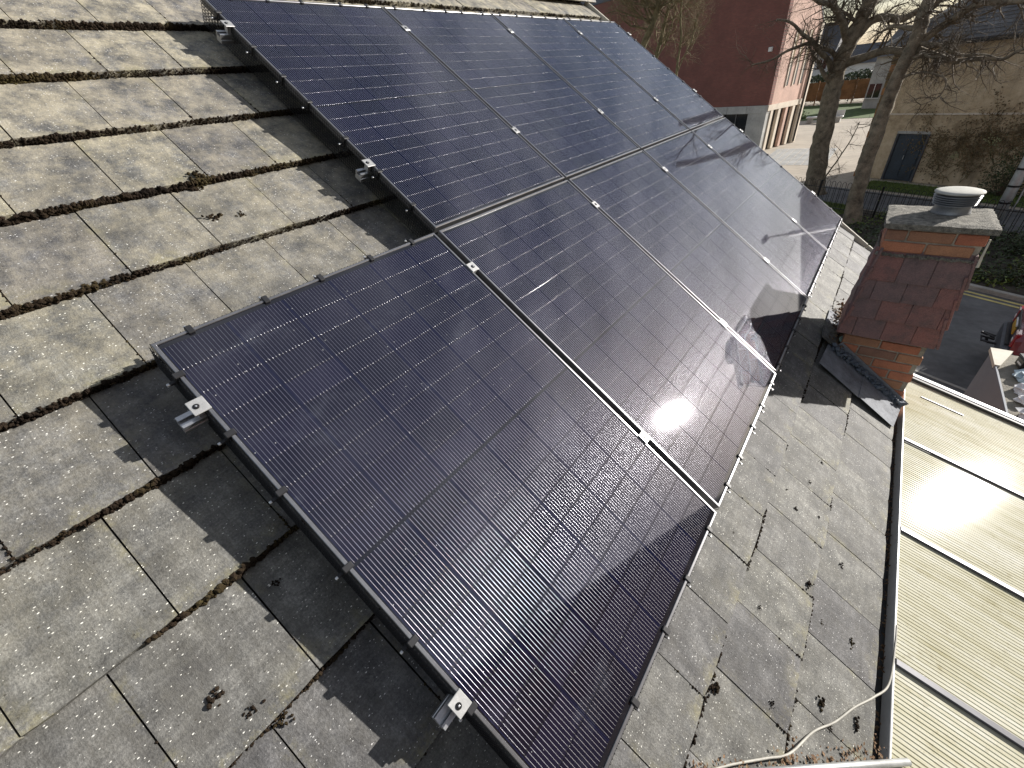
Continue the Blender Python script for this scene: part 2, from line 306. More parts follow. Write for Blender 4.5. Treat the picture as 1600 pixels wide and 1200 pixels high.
# ------------------------------------------------------------------ mesh helpers
class MB:
    def __init__(s): s.v = []; s.f = []
    def add(s, vs_, fs):
        o = len(s.v); s.v += [tuple(p) for p in vs_]; s.f += [tuple(i+o for i in f) for f in fs]; return s
    def box(s, a, b):
        x0, y0, z0 = a; x1, y1, z1 = b
        return s.add([(x0,y0,z0),(x1,y0,z0),(x1,y1,z0),(x0,y1,z0),(x0,y0,z1),(x1,y0,z1),(x1,y1,z1),(x0,y1,z1)],
            [(0,3,2,1),(4,5,6,7),(0,1,5,4),(1,2,6,5),(2,3,7,6),(3,0,4,7)])
    def cbox(s, a, b, c=0.004):
        """box with chamfered edges"""
        A, B = Vector(a), Vector(b); vs_ = []; idx = {}
        for k in range(8):
            sx, sy, sz = k & 1, (k >> 1) & 1, (k >> 2) & 1
            q = [B.x if sx else A.x, B.y if sy else A.y, B.z if sz else A.z]
            d = [-c if sx else c, -c if sy else c, -c if sz else c]
            for ax in range(3):
                r = [q[i] + (0 if i == ax else d[i]) for i in range(3)]; idx[(k, ax)] = len(vs_); vs_.append(r)
        fs = []
        for ax in range(3):
            u, w = (ax+1) % 3, (ax+2) % 3
            for sd in (0, 1):
                ks = [(sd << ax) | (i << u) | (j << w) for i, j in ((0,0),(1,0),(1,1),(0,1))]
                f = [idx[(k, ax)] for k in ks]; fs.append(f if sd else f[::-1])
        for ax in range(3):
            u, w = (ax+1) % 3, (ax+2) % 3
            for i in (0, 1):
                for j in (0, 1):
                    k0 = (i << u) | (j << w); k1 = k0 | (1 << ax)
                    f = [idx[(k0, u)], idx[(k1, u)], idx[(k1, w)], idx[(k0, w)]]
                    fs.append(f if (i == j) else f[::-1])
        for k in range(8):
            f = [idx[(k, 0)], idx[(k, 1)], idx[(k, 2)]]
            fs.append(f if bin(k).count('1') % 2 else f[::-1])
        return s.add(vs_, fs)
    def tube(s, pts, rs, n=6, caps=True):
        pts = [Vector(p) for p in pts]
        if not isinstance(rs, (list, tuple)): rs = [rs]*len(pts)
        ref = None; o = len(s.v)
        for i, p in enumerate(pts):
            t = (pts[min(i+1, len(pts)-1)] - pts[max(i-1, 0)]).normalized()
            if ref is None:
                ref = t.orthogonal().normalized()
            ref = (ref - t*ref.dot(t))
            ref = ref.normalized() if ref.length > 1e-6 else t.orthogonal().normalized()
            bi = t.cross(ref)
            for k in range(n):
                a = 2*math.pi*k/n; s.v.append(tuple(p + (ref*math.cos(a) + bi*math.sin(a))*rs[i]))
        for i in range(len(pts)-1):
            for k in range(n):
                s.f.append((o+i*n+k, o+i*n+(k+1) % n, o+(i+1)*n+(k+1) % n, o+(i+1)*n+k))
        if caps:
            s.f.append(tuple(o+k for k in range(n))[::-1]); s.f.append(tuple(o+(len(pts)-1)*n+k for k in range(n)))
        return s
    def lathe(s, c, prof, n=32):
        o = len(s.v); c = Vector(c)
        for r, z in prof:
            for k in range(n):
                a = 2*math.pi*k/n; s.v.append((c.x+r*math.cos(a), c.y+r*math.sin(a), c.z+z))
        for i in range(len(prof)-1):
            for k in range(n): s.f.append((o+i*n+k, o+i*n+(k+1) % n, o+(i+1)*n+(k+1) % n, o+(i+1)*n+k))
        s.f.append(tuple(o+k for k in range(n))[::-1]); s.f.append(tuple(o+(len(prof)-1)*n+k for k in range(n)))
        return s
    def prism(s, poly, d):
        """planar polygon (3D points) extruded by vector d"""
        n = len(poly); a = [Vector(p) for p in poly]; d = Vector(d)
        return s.add(a + [p+d for p in a], [tuple(range(n))[::-1], tuple(range(n, 2*n))] + [(i, (i+1) % n, n+(i+1) % n, n+i) for i in range(n)])
    def lump(s, c, r, rng, squash=(1, 1, 1)):
        """small uneven clod"""
        t = (1+5**0.5)/2
        vv = [(-1,t,0),(1,t,0),(-1,-t,0),(1,-t,0),(0,-1,t),(0,1,t),(0,-1,-t),(0,1,-t),(t,0,-1),(t,0,1),(-t,0,-1),(-t,0,1)]
        ff = [(0,11,5),(0,5,1),(0,1,7),(0,7,10),(0,10,11),(1,5,9),(5,11,4),(11,10,2),(10,7,6),(7,1,8),(3,9,4),(3,4,2),(3,2,6),(3,6,8),(3,8,9),(4,9,5),(2,4,11),(6,2,10),(8,6,7),(9,8,1)]
        c = Vector(c)
        return s.add([c + Vector((x*squash[0], y*squash[1], z*squash[2]))*(r/1.9*rng.uniform(0.65, 1.3)) for x, y, z in vv], ff)
    def xf(s, M4):
        s.v = [tuple(M4 @ Vector(p)) for p in s.v]; return s
    def mesh(s, name, mat, smooth=False):
        me = bpy.data.meshes.new(name); me.from_pydata(s.v, [], s.f); me.update()
        if mat: me.materials.append(MATS[mat])
        if smooth: me.polygons.foreach_set('use_smooth', [True]*len(me.polygons))
        return me
    def build(s, name, mat, parent=None, smooth=False, loc=None, rot=None, flip=False):
        return link(name, s.mesh(name, mat, smooth), parent, loc, rot)
def link(name, me, parent=None, loc=None, rot=None):
    o = bpy.data.objects.new(name, me); col.objects.link(o)
    if parent: o.parent = parent
    if loc is not None: o.location = loc
    if rot is not None: o.rotation_euler = rot
    return o
def empty(name, loc, rot=(0, 0, 0)):
    o = bpy.data.objects.new(name, None); col.objects.link(o); o.location = loc; o.rotation_euler = rot; o.empty_display_size = 0.2; return o
def tag(o, label=None, cat=None, group=None, kind=None):
    if label: o['label'] = label
    if cat: o['category'] = cat
    if group: o['group'] = group
    if kind: o['kind'] = kind
    return o
def fixnormals(me):
    import bmesh
    bm = bmesh.new(); bm.from_mesh(me); bmesh.ops.recalc_face_normals(bm, faces=bm.faces); bm.to_mesh(me); bm.free()

GZ = -5.1                               # street level
PHI = rad(-27.0)                        # the street runs at an angle to the house
E1 = Vector((math.cos(PHI), math.sin(PHI), 0)); E2 = Vector((-math.sin(PHI), math.cos(PHI), 0))
def ST2(o, a, b, z=0.0):                # point in the street frame from origin o
    return Vector((o[0], o[1], 0)) + E1*a + E2*b + Vector((0, 0, z))

# ------------------------------------------------------------------ ground, road, square
mb = MB()
N = 24
for i in range(N+1):
    for j in range(N+1): mb.v.append((-500+1000*i/N, -500+1000*j/N, GZ-0.02))
for i in range(N):
    for j in range(N): a = i*(N+1)+j; mb.f.append((a, a+N+1, a+N+2, a+1))
tag(mb.build('ground', 'paving'), kind='structure')
def sheet(name, mat, pts, z, kind='structure'):
    m_ = MB().add([(p[0], p[1], z) for p in pts], [tuple(range(len(pts)))]); o = m_.build(name, mat); fixnormals(o.data)
    return tag(o, kind=kind)
K0 = (4.42, 14.45)                      # far kerb of the road by the double yellow lines
def strip(o, a0, a1, b0, b1): return [ST2(o, a0, b0), ST2(o, a1, b0), ST2(o, a1, b1), ST2(o, a0, b1)]
sheet('road', 'asphalt', strip(K0, -40, 45, -11.5, 0.0), GZ-0.012)
sheet('driveway', 'pavement_grey', strip(K0, -30, 30, -16.5, -11.52), GZ-0.010)
for k, b in enumerate((-0.20, -0.42)):
    tag(MB().box((-25, b-0.045, 0), (30, b+0.045, 0.004)).build('yellow_line', 'yellow_line', None, False, (K0[0], K0[1], GZ-0.008), (0, 0, PHI)), kind='structure')
tag(MB().cbox((-25, 0.0, -0.1), (30, 0.15, 0.10), 0.015).build('kerb', 'kerb_stone', None, False, (K0[0], K0[1], GZ), (0, 0, PHI)), kind='structure')
tag(MB().box((-25, -5.10, 0), (30, -5.02, 0.004)).build('road_seam', 'kerb_stone', None, False, (K0[0], K0[1], GZ-0.008), (0, 0, PHI)), kind='structure')
sheet('planting_bed', 'soil', strip(K0, -12, 30, 0.152, 5.6), GZ+0.05)
F0 = (0.3, 21.7)                        # railing line
sheet('grass_verge', 'verge_green', strip(F0, -9, 0.9, -2.2, 1.3), GZ+0.055)
sheet('path', 'asphalt', strip(F0, -12, 16, 1.32, 4.3), GZ-0.006)
B0 = (0.8, 29.3)
sheet('lawn', 'verge_green', strip(B0, 1.3, 14, -2.3, -0.5), GZ+0.004)
sheet('far_lawn', 'verge_green', [(-16, 57.5), (8, 57.5), (10, 74.5), (-18, 74.5)], GZ+0.003)

# ------------------------------------------------------------------ the house and its tiled roof
TN = -0.150                             # mean tile surface below the panel faces
GAUGE, TW = 0.345, 0.300
H0 = Vector((-2.0, 1.0, GZ))
house = empty('house', H0)
tag(house, 'house with grey concrete tiled roof carrying the solar panels', 'house')
roof = MB().box((-2.44, -4.2, TN-0.12), (2.76, 5.02, TN-0.045)).build('roof', 'felt', house, False, -H0, (0, TH, 0))
RX, RZ = RF(-2.45, 0, TN-0.05).x, RF(-2.45, 0, TN-0.05).z
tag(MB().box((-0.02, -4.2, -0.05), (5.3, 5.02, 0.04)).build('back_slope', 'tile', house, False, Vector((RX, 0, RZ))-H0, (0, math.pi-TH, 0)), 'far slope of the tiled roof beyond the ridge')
wb = MB(); wb.box((-6.0, -4.0, GZ), (1.86, 4.9, -1.80))
wb.prism([(-6.0, 4.9, -1.80), (1.86, 4.9, -1.80), (RX, 4.9, RZ-0.12)], (0, -8.9, 0))
o_ = wb.build('wall', 'house_brick', house, False, -H0); fixnormals(o_.data)

def tile_mesh(rng):
    """one interlocking flat tile; origin at the middle of its lower (butt) edge, top face; x down the slope"""
    w, L, t = TW-0.004, 0.42, 0.026
    nx, ny = 5, 6
    m_ = MB(); top = []; bot = []
    for i in range(nx+1):
        for j in range(ny+1):
            x = -L + L*i/nx; y = -w/2 + w*j/ny
            e = rng.uniform(-0.0022, 0.0012) if i == nx else 0.0
            if i == nx and j in (0, ny): e -= rng.uniform(0.001, 0.006)
            z = -0.0015 if i == nx else rng.uniform(-0.0006, 0.0006)
            if j in (0, ny): z -= 0.0012
            m_.v.append((x+e, y, z))
    I = lambda i, j: i*(ny+1)+j
    for i in range(nx):
        for j in range(ny): m_.f.append((I(i,j), I(i+1,j), I(i+1,j+1), I(i,j+1)))
    o = len(m_.v)
    ring = [I(nx, j) for j in range(ny+1)] + [I(i, ny) for i in range(nx-1, -1, -1)] + [I(0, j) for j in range(ny-1, -1, -1)] + [I(i, 0) for i in range(1, nx)]
    for k in ring:
        x, y, z = m_.v[k]; m_.v.append((x-(0.002 if x > -0.02 else 0)+rng.uniform(-0.001, 0.001), y, -t))
    n = len(ring)
    for k in range(n): m_.f.append((ring[k], o+k, o+(k+1) % n, ring[(k+1) % n]))
    m_.f.append(tuple(o+k for k in range(n))[::-1])
    return m_
tvar = []
for k in range(7):
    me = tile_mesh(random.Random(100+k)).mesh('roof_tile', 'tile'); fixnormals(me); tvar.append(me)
butts = [1.005 + GAUGE*k for k in range(-10, 5)] + [2.757]   # lower edges of the courses
rowA = -1.047; rowB = -1.188
hidden = MB(); ntile = 0
tslope = math.asin(0.029/GAUGE)
joints = []                              # (course butt v, [tile edges])
U_MIN, U_MAX = -2.95, 5.0
for ci, vb in enumerate(butts):
    kk = round((vb-1.005)/GAUGE)
    off = rowA if kk % 2 == 0 else rowB
    u = off + TW*math.ceil((U_MIN-off)/TW - 1)
    edges = []
    while u < U_MAX - 0.02:
        u0, u1 = u, u+TW; uc = (u0+u1)/2; edges.append(u0)
        sc = 1.0
        if u1 > U_MAX: sc = (U_MAX-u0)/TW; uc = (u0+U_MAX)/2
        jit = R_.uniform(-0.004, 0.004); lift = R_.uniform(-0.0015, 0.0025)
        under = (0.12 < u0 and u1 < 4.45 and -1.60 < vb-GAUGE and vb < 1.62) or (-1.02 < u0 and u1 < 0.2 and 0.15 < vb-GAUGE and vb < 1.62)
        chim = (vb > 2.2 and 2.30 < u0 and u1 < 2.75)
        if not chim:
            if under:
                b_ = MB().box((-0.42, -TW/2*sc+0.002, -0.026), (0, TW/2*sc-0.002, 0)); b_.xf(Matrix.Translation((vb+jit, uc, TN+0.012+lift)) @ Matrix.Rotation(-tslope, 4, 'Y'))
                hidden.add(b_.v, b_.f)
            else:
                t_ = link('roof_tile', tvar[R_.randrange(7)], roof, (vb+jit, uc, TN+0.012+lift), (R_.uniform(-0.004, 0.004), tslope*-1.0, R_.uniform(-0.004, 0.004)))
                t_.scale = (1, sc, 1); ntile += 1
        u += TW
    joints.append((vb, edges))
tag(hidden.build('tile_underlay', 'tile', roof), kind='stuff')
print('TILES', ntile)
# ridge and verge
for k in range(21):
    u0 = -3.2 + 0.40*k
    if u0 > 4.9: break
    m_ = MB(); n = 8; L = 0.395
    for j in range(2):
        for r in (0.125, 0.107):
            for i in range(n+1):
                a = math.pi*(0.06+0.88*i/n); m_.v.append((math.cos(a)*r*1.15, j*L, math.sin(a)*r))
    S = n+1
    for i in range(n):
        m_.f += [(i, i+1, 2*S+i+1, 2*S+i), (S+i, 3*S+i, 3*S+i+1, S+i+1), (i, S+i, S+i+1, i+1), (2*S+i, 2*S+i+1, 3*S+i+1, 3*S+i)]
    m_.f += [(0, 2*S, 3*S, S), (n, S+n, 3*S+n, 2*S+n)]
    fm = m_.mesh('ridge_tile', 'tile'); fixnormals(fm)
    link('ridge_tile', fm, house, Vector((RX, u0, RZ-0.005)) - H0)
for k in range(8):
    v0 = -2.40 + 0.66*k
    MB().cbox((v0, U_MAX+0.004, TN-0.07), (min(v0+0.652, 2.82), U_MAX+0.034, TN+0.034), 0.006).build('verge_strip', 'cream_cap', roof)
# gutter below the eave
g = MB(); n = 8
for j, u in enumerate((-3.2, 5.05)):
    for r in (0.055, 0.050):
        for i in range(n+1):
            a = math.pi + math.pi*i/n; g.v.append((math.cos(a)*r, u, math.sin(a)*r))
S = n+1
for i in range(n): g.f += [(i, i+1, 2*S+i+1, 2*S+i), (S+i, 3*S+i, 3*S+i+1, S+i+1), (i, S+i, S+i+1, i+1), (2*S+i, 2*S+i+1, 3*S+i+1, 3*S+i)]
g.f += [(0, 2*S, 3*S, S), (n, S+n, 3*S+n, 2*S+n)]
ev = RF(2.825, 0, TN)
o_ = g.build('gutter', 'black_plastic', house, False, Vector((ev.x-0.012, 0, ev.z-0.045))-H0); fixnormals(o_.data)

# ------------------------------------------------------------------ solar panels
PWd, PHt, PG = 1.134, 1.722, 0.020
def frame_mesh():
    prof = [(0.0, -0.035), (0.0, -0.0016), (0.0016, 0.0), (0.0088, 0.0), (0.0100, -0.0012), (0.0100, -0.0100), (0.0018, -0.0100), (0.0018, -0.0335), (0.028, -0.0335), (0.028, -0.035)]
    m_ = MB(); cs = [(-PHt/2, -PWd/2, 1, 1), (PHt/2, -PWd/2, -1, 1), (PHt/2, PWd/2, -1, -1), (-PHt/2, PWd/2, 1, -1)]
    for x, y, sx, sy in cs:
        for d, z in prof: m_.v.append((x+sx*d, y+sy*d, z))
    n = len(prof)
    for c in range(4):
        for k in range(n): m_.f.append((c*n+k, c*n+(k+1) % n, ((c+1) % 4)*n+(k+1) % n, ((c+1) % 4)*n+k))
    me = m_.mesh('frame', 'frame_black'); fixnormals(me); return me
frame_me = frame_mesh()
back_me = MB().box((-PHt/2+0.0019, -PWd/2+0.0019, -0.0085), (PHt/2-0.0019, PWd/2-0.0019, -0.0042)).mesh('backsheet', 'backsheet')
CW, CH = 0.182, 0.0908
cell_me = MB().box((-CH/2, -CW/2, -0.0012), (CH/2, CW/2, 0.0)).mesh('cell', 'cell')
cell_us = [(-2.5+k)*(CW+0.0025) for k in range(6)]
cell_vs = []
for k in range(9):
    d = 0.0055 + CH/2 + k*(CH+0.0015); cell_vs += [-d, d]
clip_me = MB().cbox((-0.0115, -0.0095, -0.004), (0.017, 0.0095, 0.0045), 0.002).cbox((-0.0115, -0.008, -0.040), (-0.0035, 0.008, 0.004), 0.002).cbox((-0.026, -0.006, -0.030), (-0.010, 0.006, -0.022), 0.002).mesh('mesh_clip', 'black_plastic')
tail_me = MB().cbox((-0.034, -0.004, -0.030), (-0.026, 0.004, -0.022), 0.0015).mesh('clip_end', 'aluminium')
def skirt_mesh(L, h=0.128):
    """square welded wire mesh hanging from the frame edge to the tiles; along local y"""
    m_ = MB(); st = 0.0135; w = 0.0008
    n = int(L/st)
    for k in range(n+1):
        y = -L/2 + st*k; bow = 0.010*math.sin(k*0.23)
        m_.box((-w, y-w, -h), (w, y+w, -0.006))
    for k in range(int(h/st)):
        z = -0.012 - st*k; m_.box((-w*1.9, -L/2, z-w), (-w*0.1, L/2, z+w))
    return m_.mesh('mesh_skirt', 'black_wire')
sk_long = skirt_mesh(PHt); sk_short = skirt_mesh(PWd)
def make_panel(row, i, label, edges, du=0.0, dv=0.0):
    vc = (-(PG/2+PHt/2) if row == 0 else (PG/2+PHt/2)) + dv
    uc = i*(PWd+PG) + PWd/2 + du
    t = empty('solar_panel', RF(vc, uc, 0), (R_.uniform(-0.0015, 0.0015), TH+R_.uniform(-0.0012, 0.0012), 0))
    tag(t, label, 'solar panel', 'black solar panels on the roof')
    link('frame', frame_me, t); link('backsheet', back_me, t)
    for v in cell_vs:
        for u in cell_us: link('cell', cell_me, t, (v, u, -0.0030))
    def clips(n, place, rz, end=True):
        for k in range(n):
            p = (k+0.5)/n - 0.5 + R_.uniform(-0.025, 0.025)
            x, y = place(p); c = link('mesh_clip', clip_me, t, (x, y, 0.0), (0, 0, rz)); link('clip_end', tail_me, c)
    if 'L' in edges: clips(7, lambda p: (p*PHt, -PWd/2), rad(90)); link('mesh_skirt', sk_long, t, (0, -PWd/2-0.006, 0), (0, 0, rad(90)))
    if 'R' in edges: clips(7, lambda p: (p*PHt, PWd/2), rad(-90)); link('mesh_skirt', sk_long, t, (0, PWd/2+0.006, 0), (0, 0, rad(-90)))
    if 'T' in edges: clips(5, lambda p: (-PHt/2, p*PWd), 0); link('mesh_skirt', sk_short, t, (-PHt/2-0.006, 0, 0), (0, 0, 0))
    if 'B' in edges: clips(5, lambda p: (PHt/2, p*PWd), rad(180)); link('mesh_skirt', sk_short, t, (PHt/2+0.006, 0, 0), (0, 0, rad(180)))
    return t
make_panel(1, -1, 'nearest black solar panel in the foreground, jutting out beyond the upper row', 'LTB', -0.012)
make_panel(1, 0, 'black solar panel with the bright sun glare, lower row', 'B')
make_panel(1, 1, 'lower-row solar panel on which the chimney shadow falls', 'B')
make_panel(1, 2, 'lower-row solar panel beyond the chimney shadow, second from the far end', 'B')
make_panel(1, 3, 'farthest lower-row solar panel, at the bottom far corner of the array', 'BR')
make_panel(0, 0, 'upper-row solar panel nearest the camera, beside the bare tiles', 'LT')
make_panel(0, 1, 'second upper-row solar panel from the bare tiles', 'T')
make_panel(0, 2, 'third upper-row solar panel from the bare tiles', 'T')
make_panel(0, 3, 'farthest upper-row solar panel, in front of the red brick building', 'TR')

# rails with their clamps
rail_prof = [(-0.02, -0.040), (0.02, -0.040), (0.02, -0.024), (0.0165, -0.022), (0.0165, -0.018), (0.02, -0.016), (0.02, 0.0), (0.0065, 0.0), (0.0065, -0.004), (0.013, -0.004), (0.013, -0.014), (-0.013, -0.014), (-0.013, -0.004), (-0.0065, -0.004), (-0.0065, 0.0), (-0.02, 0.0), (-0.02, -0.016), (-0.0165, -0.018), (-0.0165, -0.022), (-0.02, -0.024)]
plate_me = MB().cbox((-0.024, -0.022, 0.0006), (0.024, 0.022, 0.0046), 0.0012).box((-0.023, -0.0085, -0.030), (0.023, 0.0085, 0.0007)).mesh('mid_clamp', 'clamp_metal')
endp_me = MB().cbox((-0.024, -0.034, 0.0006), (0.024, 0.011, 0.0046), 0.0012).box((-0.012, -0.022, -0.036), (0.012, -0.006, 0.0008)).mesh('end_clamp', 'clamp_metal')
bolt_me = MB().lathe((0, 0, 0), [(0.0085, 0.004), (0.0085, 0.0062), (0.0070, 0.0075), (0.0030, 0.0076)], 12).mesh('bolt', 'bolt_black', False)
head_me = MB().lathe((0, 0, 0), [(0.0032, 0.0072), (0.0030, 0.0092), (0.0018, 0.0095)], 6).mesh('bolt_head', 'aluminium', False)
def make_rail(v, u0, u1, seams, label):
    t = empty('mounting_rail', RF(v, u0, -0.036), (0, TH, 0))
    tag(t, label, 'rail', 'aluminium rails under the panels')
    m_ = MB().prism([(x, 0, z) for x, z in rail_prof], (0, u1-u0, 0)); o = m_.build('channel', 'aluminium', t); fixnormals(o.data)
    for su, kind in seams:
        c = link('mid_clamp' if kind == 'm' else 'end_clamp', plate_me if kind == 'm' else endp_me, t, (0, su-u0, 0.036), (0, 0, math.pi if kind == 'r' else 0))
        y = 0 if kind == 'm' else -0.017
        b_ = link('bolt', bolt_me, c, (0, y, 0)); link('bolt_head', head_me, c, (0, y, 0))
    # brackets down to the tiles
    u = u0+0.35
    while u < u1:
        MB().box((-0.03, u-u0-0.015, -0.098), (0.03, u-u0+0.015, -0.041)).build('roof_hook', 'aluminium', t); u += 1.1
SE = [k*(PWd+PG)-PG/2 for k in range(0, 5)]
UE = 4*(PWd+PG)-PG
make_rail(-1.50, -0.062, UE+0.06, [(0, 'l')] + [(s_, 'm') for s_ in SE[1:4]] + [(UE, 'r')], 'rail end showing high up the roof, near the ridge')
make_rail(-0.46, -0.062, UE+0.06, [(0, 'l')] + [(s_, 'm') for s_ in SE[1:4]] + [(UE, 'r')], 'rail end showing at the lower part of the upper row, mid roof')
lw = [(-PWd-PG-0.012+PG-0.02, 'l')]
make_rail(0.25, -1.235, UE+0.06, [(-1.166, 'l'), (-0.017, 'm')] + [(s_, 'm') for s_ in SE[1:4]] + [(UE, 'r')], 'rail end sticking out under the nearest panel near its top corner')
make_rail(1.31, -1.235, UE+0.06, [(-1.166, 'l'), (-0.017, 'm')] + [(s_, 'm') for s_ in SE[1:4]] + [(UE, 'r')], 'rail end sticking out under the nearest panel at the bottom of the picture')

# ------------------------------------------------------------------ moss and litter on the roof
moss = MB(); rm = random.Random(3)
def tz(v):                                # tile surface height at v
    for vb, _ in joints:
        if v <= vb: return TN+0.012 - (vb-v)*0.029/GAUGE
    return TN
for vb, edges in joints[:-1]:
    for side in (0, 1):
        ua, ub = (U_MIN+0.9, 0.35) if side == 0 else (0.35, 4.95)
        if side == 0:
            dens = 620 if vb < 0.1 else (420 if vb < 1.2 else 300)
            if vb > 1.8: ua, ub, dens = -2.0, 4.9, 260
        else:
            if vb < -1.7: dens = 200
            else: continue
        u = ua
        while u < ub:
            u += rm.expovariate(dens)
            g_ = noise.noise(Vector((u*2.6, vb*9, 0)))
            if vb > 1.8 and g_ < -0.12: continue
            if vb > 0.5 and g_ < -0.15: continue
            r = rm.uniform(0.0035, 0.0078)*(1.0 if vb < 0.8 else 0.75)*max(0.45, 1+0.9*g_+0.35*noise.noise(Vector((u*11, vb*5, 2))))
            if vb > 1.8:
                if g_ > -0.10: moss.lump(RF(vb+rm.uniform(0.012, 0.026)+0.006*max(0, g_), u, TN-0.016+rm.uniform(0, 0.007)), r*(0.8+0.5*max(0, g_)), rm)
                continue
            moss.lump(RF(vb+rm.uniform(-0.003, 0.004)+0.006*max(0, g_), u, TN-0.016+rm.uniform(0.0, 0.027)*(1 if vb < 0.8 else 0.75)), r, rm)
    # moss and grit in the side joints
    for e in edges:
        if (e < 0.1 or vb > 1.8) and rm.random() < 0.75:
            n = rm.randrange(2, 12)
            for k in range(n):
                v = vb - abs(rm.gauss(0, 0.07))
                moss.lump(RF(v, e+rm.uniform(-0.002, 0.002), tz(v)-0.001), rm.uniform(0.002, 0.0045), rm)
for (v, u, s_) in [(-0.52, -0.68, 0.020), (-0.50, -0.60, 0.014), (-0.74, -0.62, 0.026), (-0.70, -0.66, 0.018), (0.87, -1.53, 0.016), (0.95, -1.50, 0.012), (0.75, -1.30, 0.010), (1.02, -1.47, 0.016),
        (2.20, 0.55, 0.014), (2.24, 0.80, 0.012), (2.33, 0.62, 0.013), (2.52, 0.48, 0.016), (2.35, 0.20, 0.022), (2.62, 0.13, 0.018), (2.47, 0.10, 0.012), (2.16, -0.10, 0.010), (2.30, -0.40, 0.013), (2.52, -0.22, 0.024), (2.68, -0.18, 0.022), (2.28, 1.02, 0.012), (2.13, 0.62, 0.009), (2.08, -0.52, 0.026), (2.05, -0.50, 0.014), (2.57, -0.28, 0.013), (1.93, 0.10, 0.008), (2.42, -0.30, 0.011)]:
    if v > 1.9: s_ *= 0.72
    for k in range(int(10+s_*500)):
        moss.lump(RF(v+rm.gauss(0, s_*0.5), u+rm.gauss(0, s_*0.8), tz(v)+rm.uniform(0, s_*0.5)), rm.uniform(0.3, 0.6)*s_*0.6, rm)
tag(moss.build('moss', 'moss'), 'dark moss growing in the joints between roof tiles', 'moss', kind='stuff')
lit = MB()
def leaf(mb_, p, s_, rng, nrm=Vector((ST, 0, CT)), tilt=0.5):
    n_ = (nrm + Vector((rng.gauss(0, tilt), rng.gauss(0, tilt), rng.gauss(0, tilt)))).normalized()
    a = n_.orthogonal().normalized(); a = Matrix.Rotation(rng.uniform(0, 6.28), 3, n_) @ a; b = n_.cross(a)
    l, w = s_, s_*rng.uniform(0.35, 0.7)
    p = Vector(p)
    mb_.add([p-a*l/2, p-b*w/2+n_*s_*0.06, p+a*l/2, p+b*w/2+n_*s_*0.06], [(0, 1, 2, 3)])
for k in range(240):                       # along the grey pole at the bottom
    t = rm.random(); v = 2.10+0.72*t; u = -0.80+0.62*t
    v += rm.gauss(0, 0.02); u += abs(rm.gauss(0, 0.022))-0.012
    leaf(lit, RF(v, u, tz(v)+rm.uniform(0.002, 0.012)), rm.uniform(0.008, 0.022), rm, tilt=0.22)
for k in range(160): lit.lump(RF(2.15+0.65*k/160+rm.gauss(0, 0.02), -0.74+0.60*k/160+rm.gauss(0, 0.02), tz(2.4)), rm.uniform(0.004, 0.011), rm)
for k in range(700):                       # behind the chimney
    u = rm.uniform(2.25, 3.05); v = 2.12+rm.gauss(0, 0.045)+0.02
    leaf(lit, RF(min(v, 2.22), u, TN+0.02+rm.uniform(0, 0.05)), rm.uniform(0.012, 0.04), rm, tilt=0.8)
for k in range(500):                       # in the gutter
    u = rm.uniform(-0.8, 2.2)
    leaf(lit, Vector((ev.x-0.012+rm.gauss(0, 0.015), u, ev.z-0.066+rm.uniform(0, 0.012))), rm.uniform(0.01, 0.025), rm, Vector((0, 0, 1)), 0.6)
tag(lit.build('leaf_litter', 'litter'), 'dry brown leaf litter lying on the roof and in the gutter', 'leaf litter', kind='stuff')

# loose cable and pole
cp = [(2.845, 0.42), (2.840, 0.30), (2.815, 0.10), (2.74, -0.02), (2.655, -0.132), (2.58, -0.25), (2.50, -0.35), (2.40, -0.50), (2.31, -0.585), (2.18, -0.71), (2.05, -0.85), (1.95, -0.98)]
def crom(pts, n=8):
    out = []
    for i in range(len(pts)-1):
        p0, p1, p2, p3 = pts[max(i-1, 0)], pts[i], pts[i+1], pts[min(i+2, len(pts)-1)]
        for k in range(n):
            t = k/n; out.append(0.5*((2*p1)+(-p0+p2)*t+(2*p0-5*p1+4*p2-p3)*t*t+(-p0+3*p1-3*p2+p3)*t**3))
    out.append(pts[-1]); return out
tag(MB().tube(crom([RF(v, u, max(tz(min(v, 2.70)), tz(min(v, 2.70)-0.07))+0.008) for v, u in cp]), 0.0042, 8).build('loose_cable', 'cable_grey', None, True), 'thin pale grey cable curving over the lower tiles', 'cable')
pa, pb = RF(2.90, -0.150, TN+0.035), RF(2.05, -0.83, TN+0.035)
tag(MB().tube([pa, pa+(pb-pa)*0.004, pb], [0.008, 0.0125, 0.0125], 14).build('metal_pole', 'galvanised', None, True), 'grey metal pole lying across the bottom edge of the roof', 'pole')

# ------------------------------------------------------------------ chimney
CX0, CX1, CY0, CY1 = 1.695, 2.170, 2.300, 2.730
chim = empty('chimney', (1.93, 2.5, -2.4)); CB = Vector((1.93, 2.5, -2.4))
tag(chim, 'brick chimney with hung clay tiles, concrete cap and louvred flue terminal', 'chimney')
core = MB().box((CX0+0.008, CY0+0.008, -2.4), (CX1-0.008, CY1-0.008, -0.475)).build('mortar_core', 'mortar', chim, False, -CB)
bm_cache = {}
def brick(lx, ly, lz, c):
    k = (round(lx, 3), round(ly, 3), R_.randrange(4))
    if k not in bm_cache:
        m_ = MB().cbox((-lx/2, -ly/2, -lz/2), (lx/2, ly/2, lz/2), 0.005)
        m_.v = [(x+R_.uniform(-.0018, .0018), y+R_.uniform(-.0018, .0018), z+R_.uniform(-.0018, .0018)) for x, y, z in m_.v]
        bm_cache[k] = m_.mesh('brick', 'brick')
    link('brick', bm_cache[k], core, c, (0, 0, R_.uniform(-0.006, 0.006)))
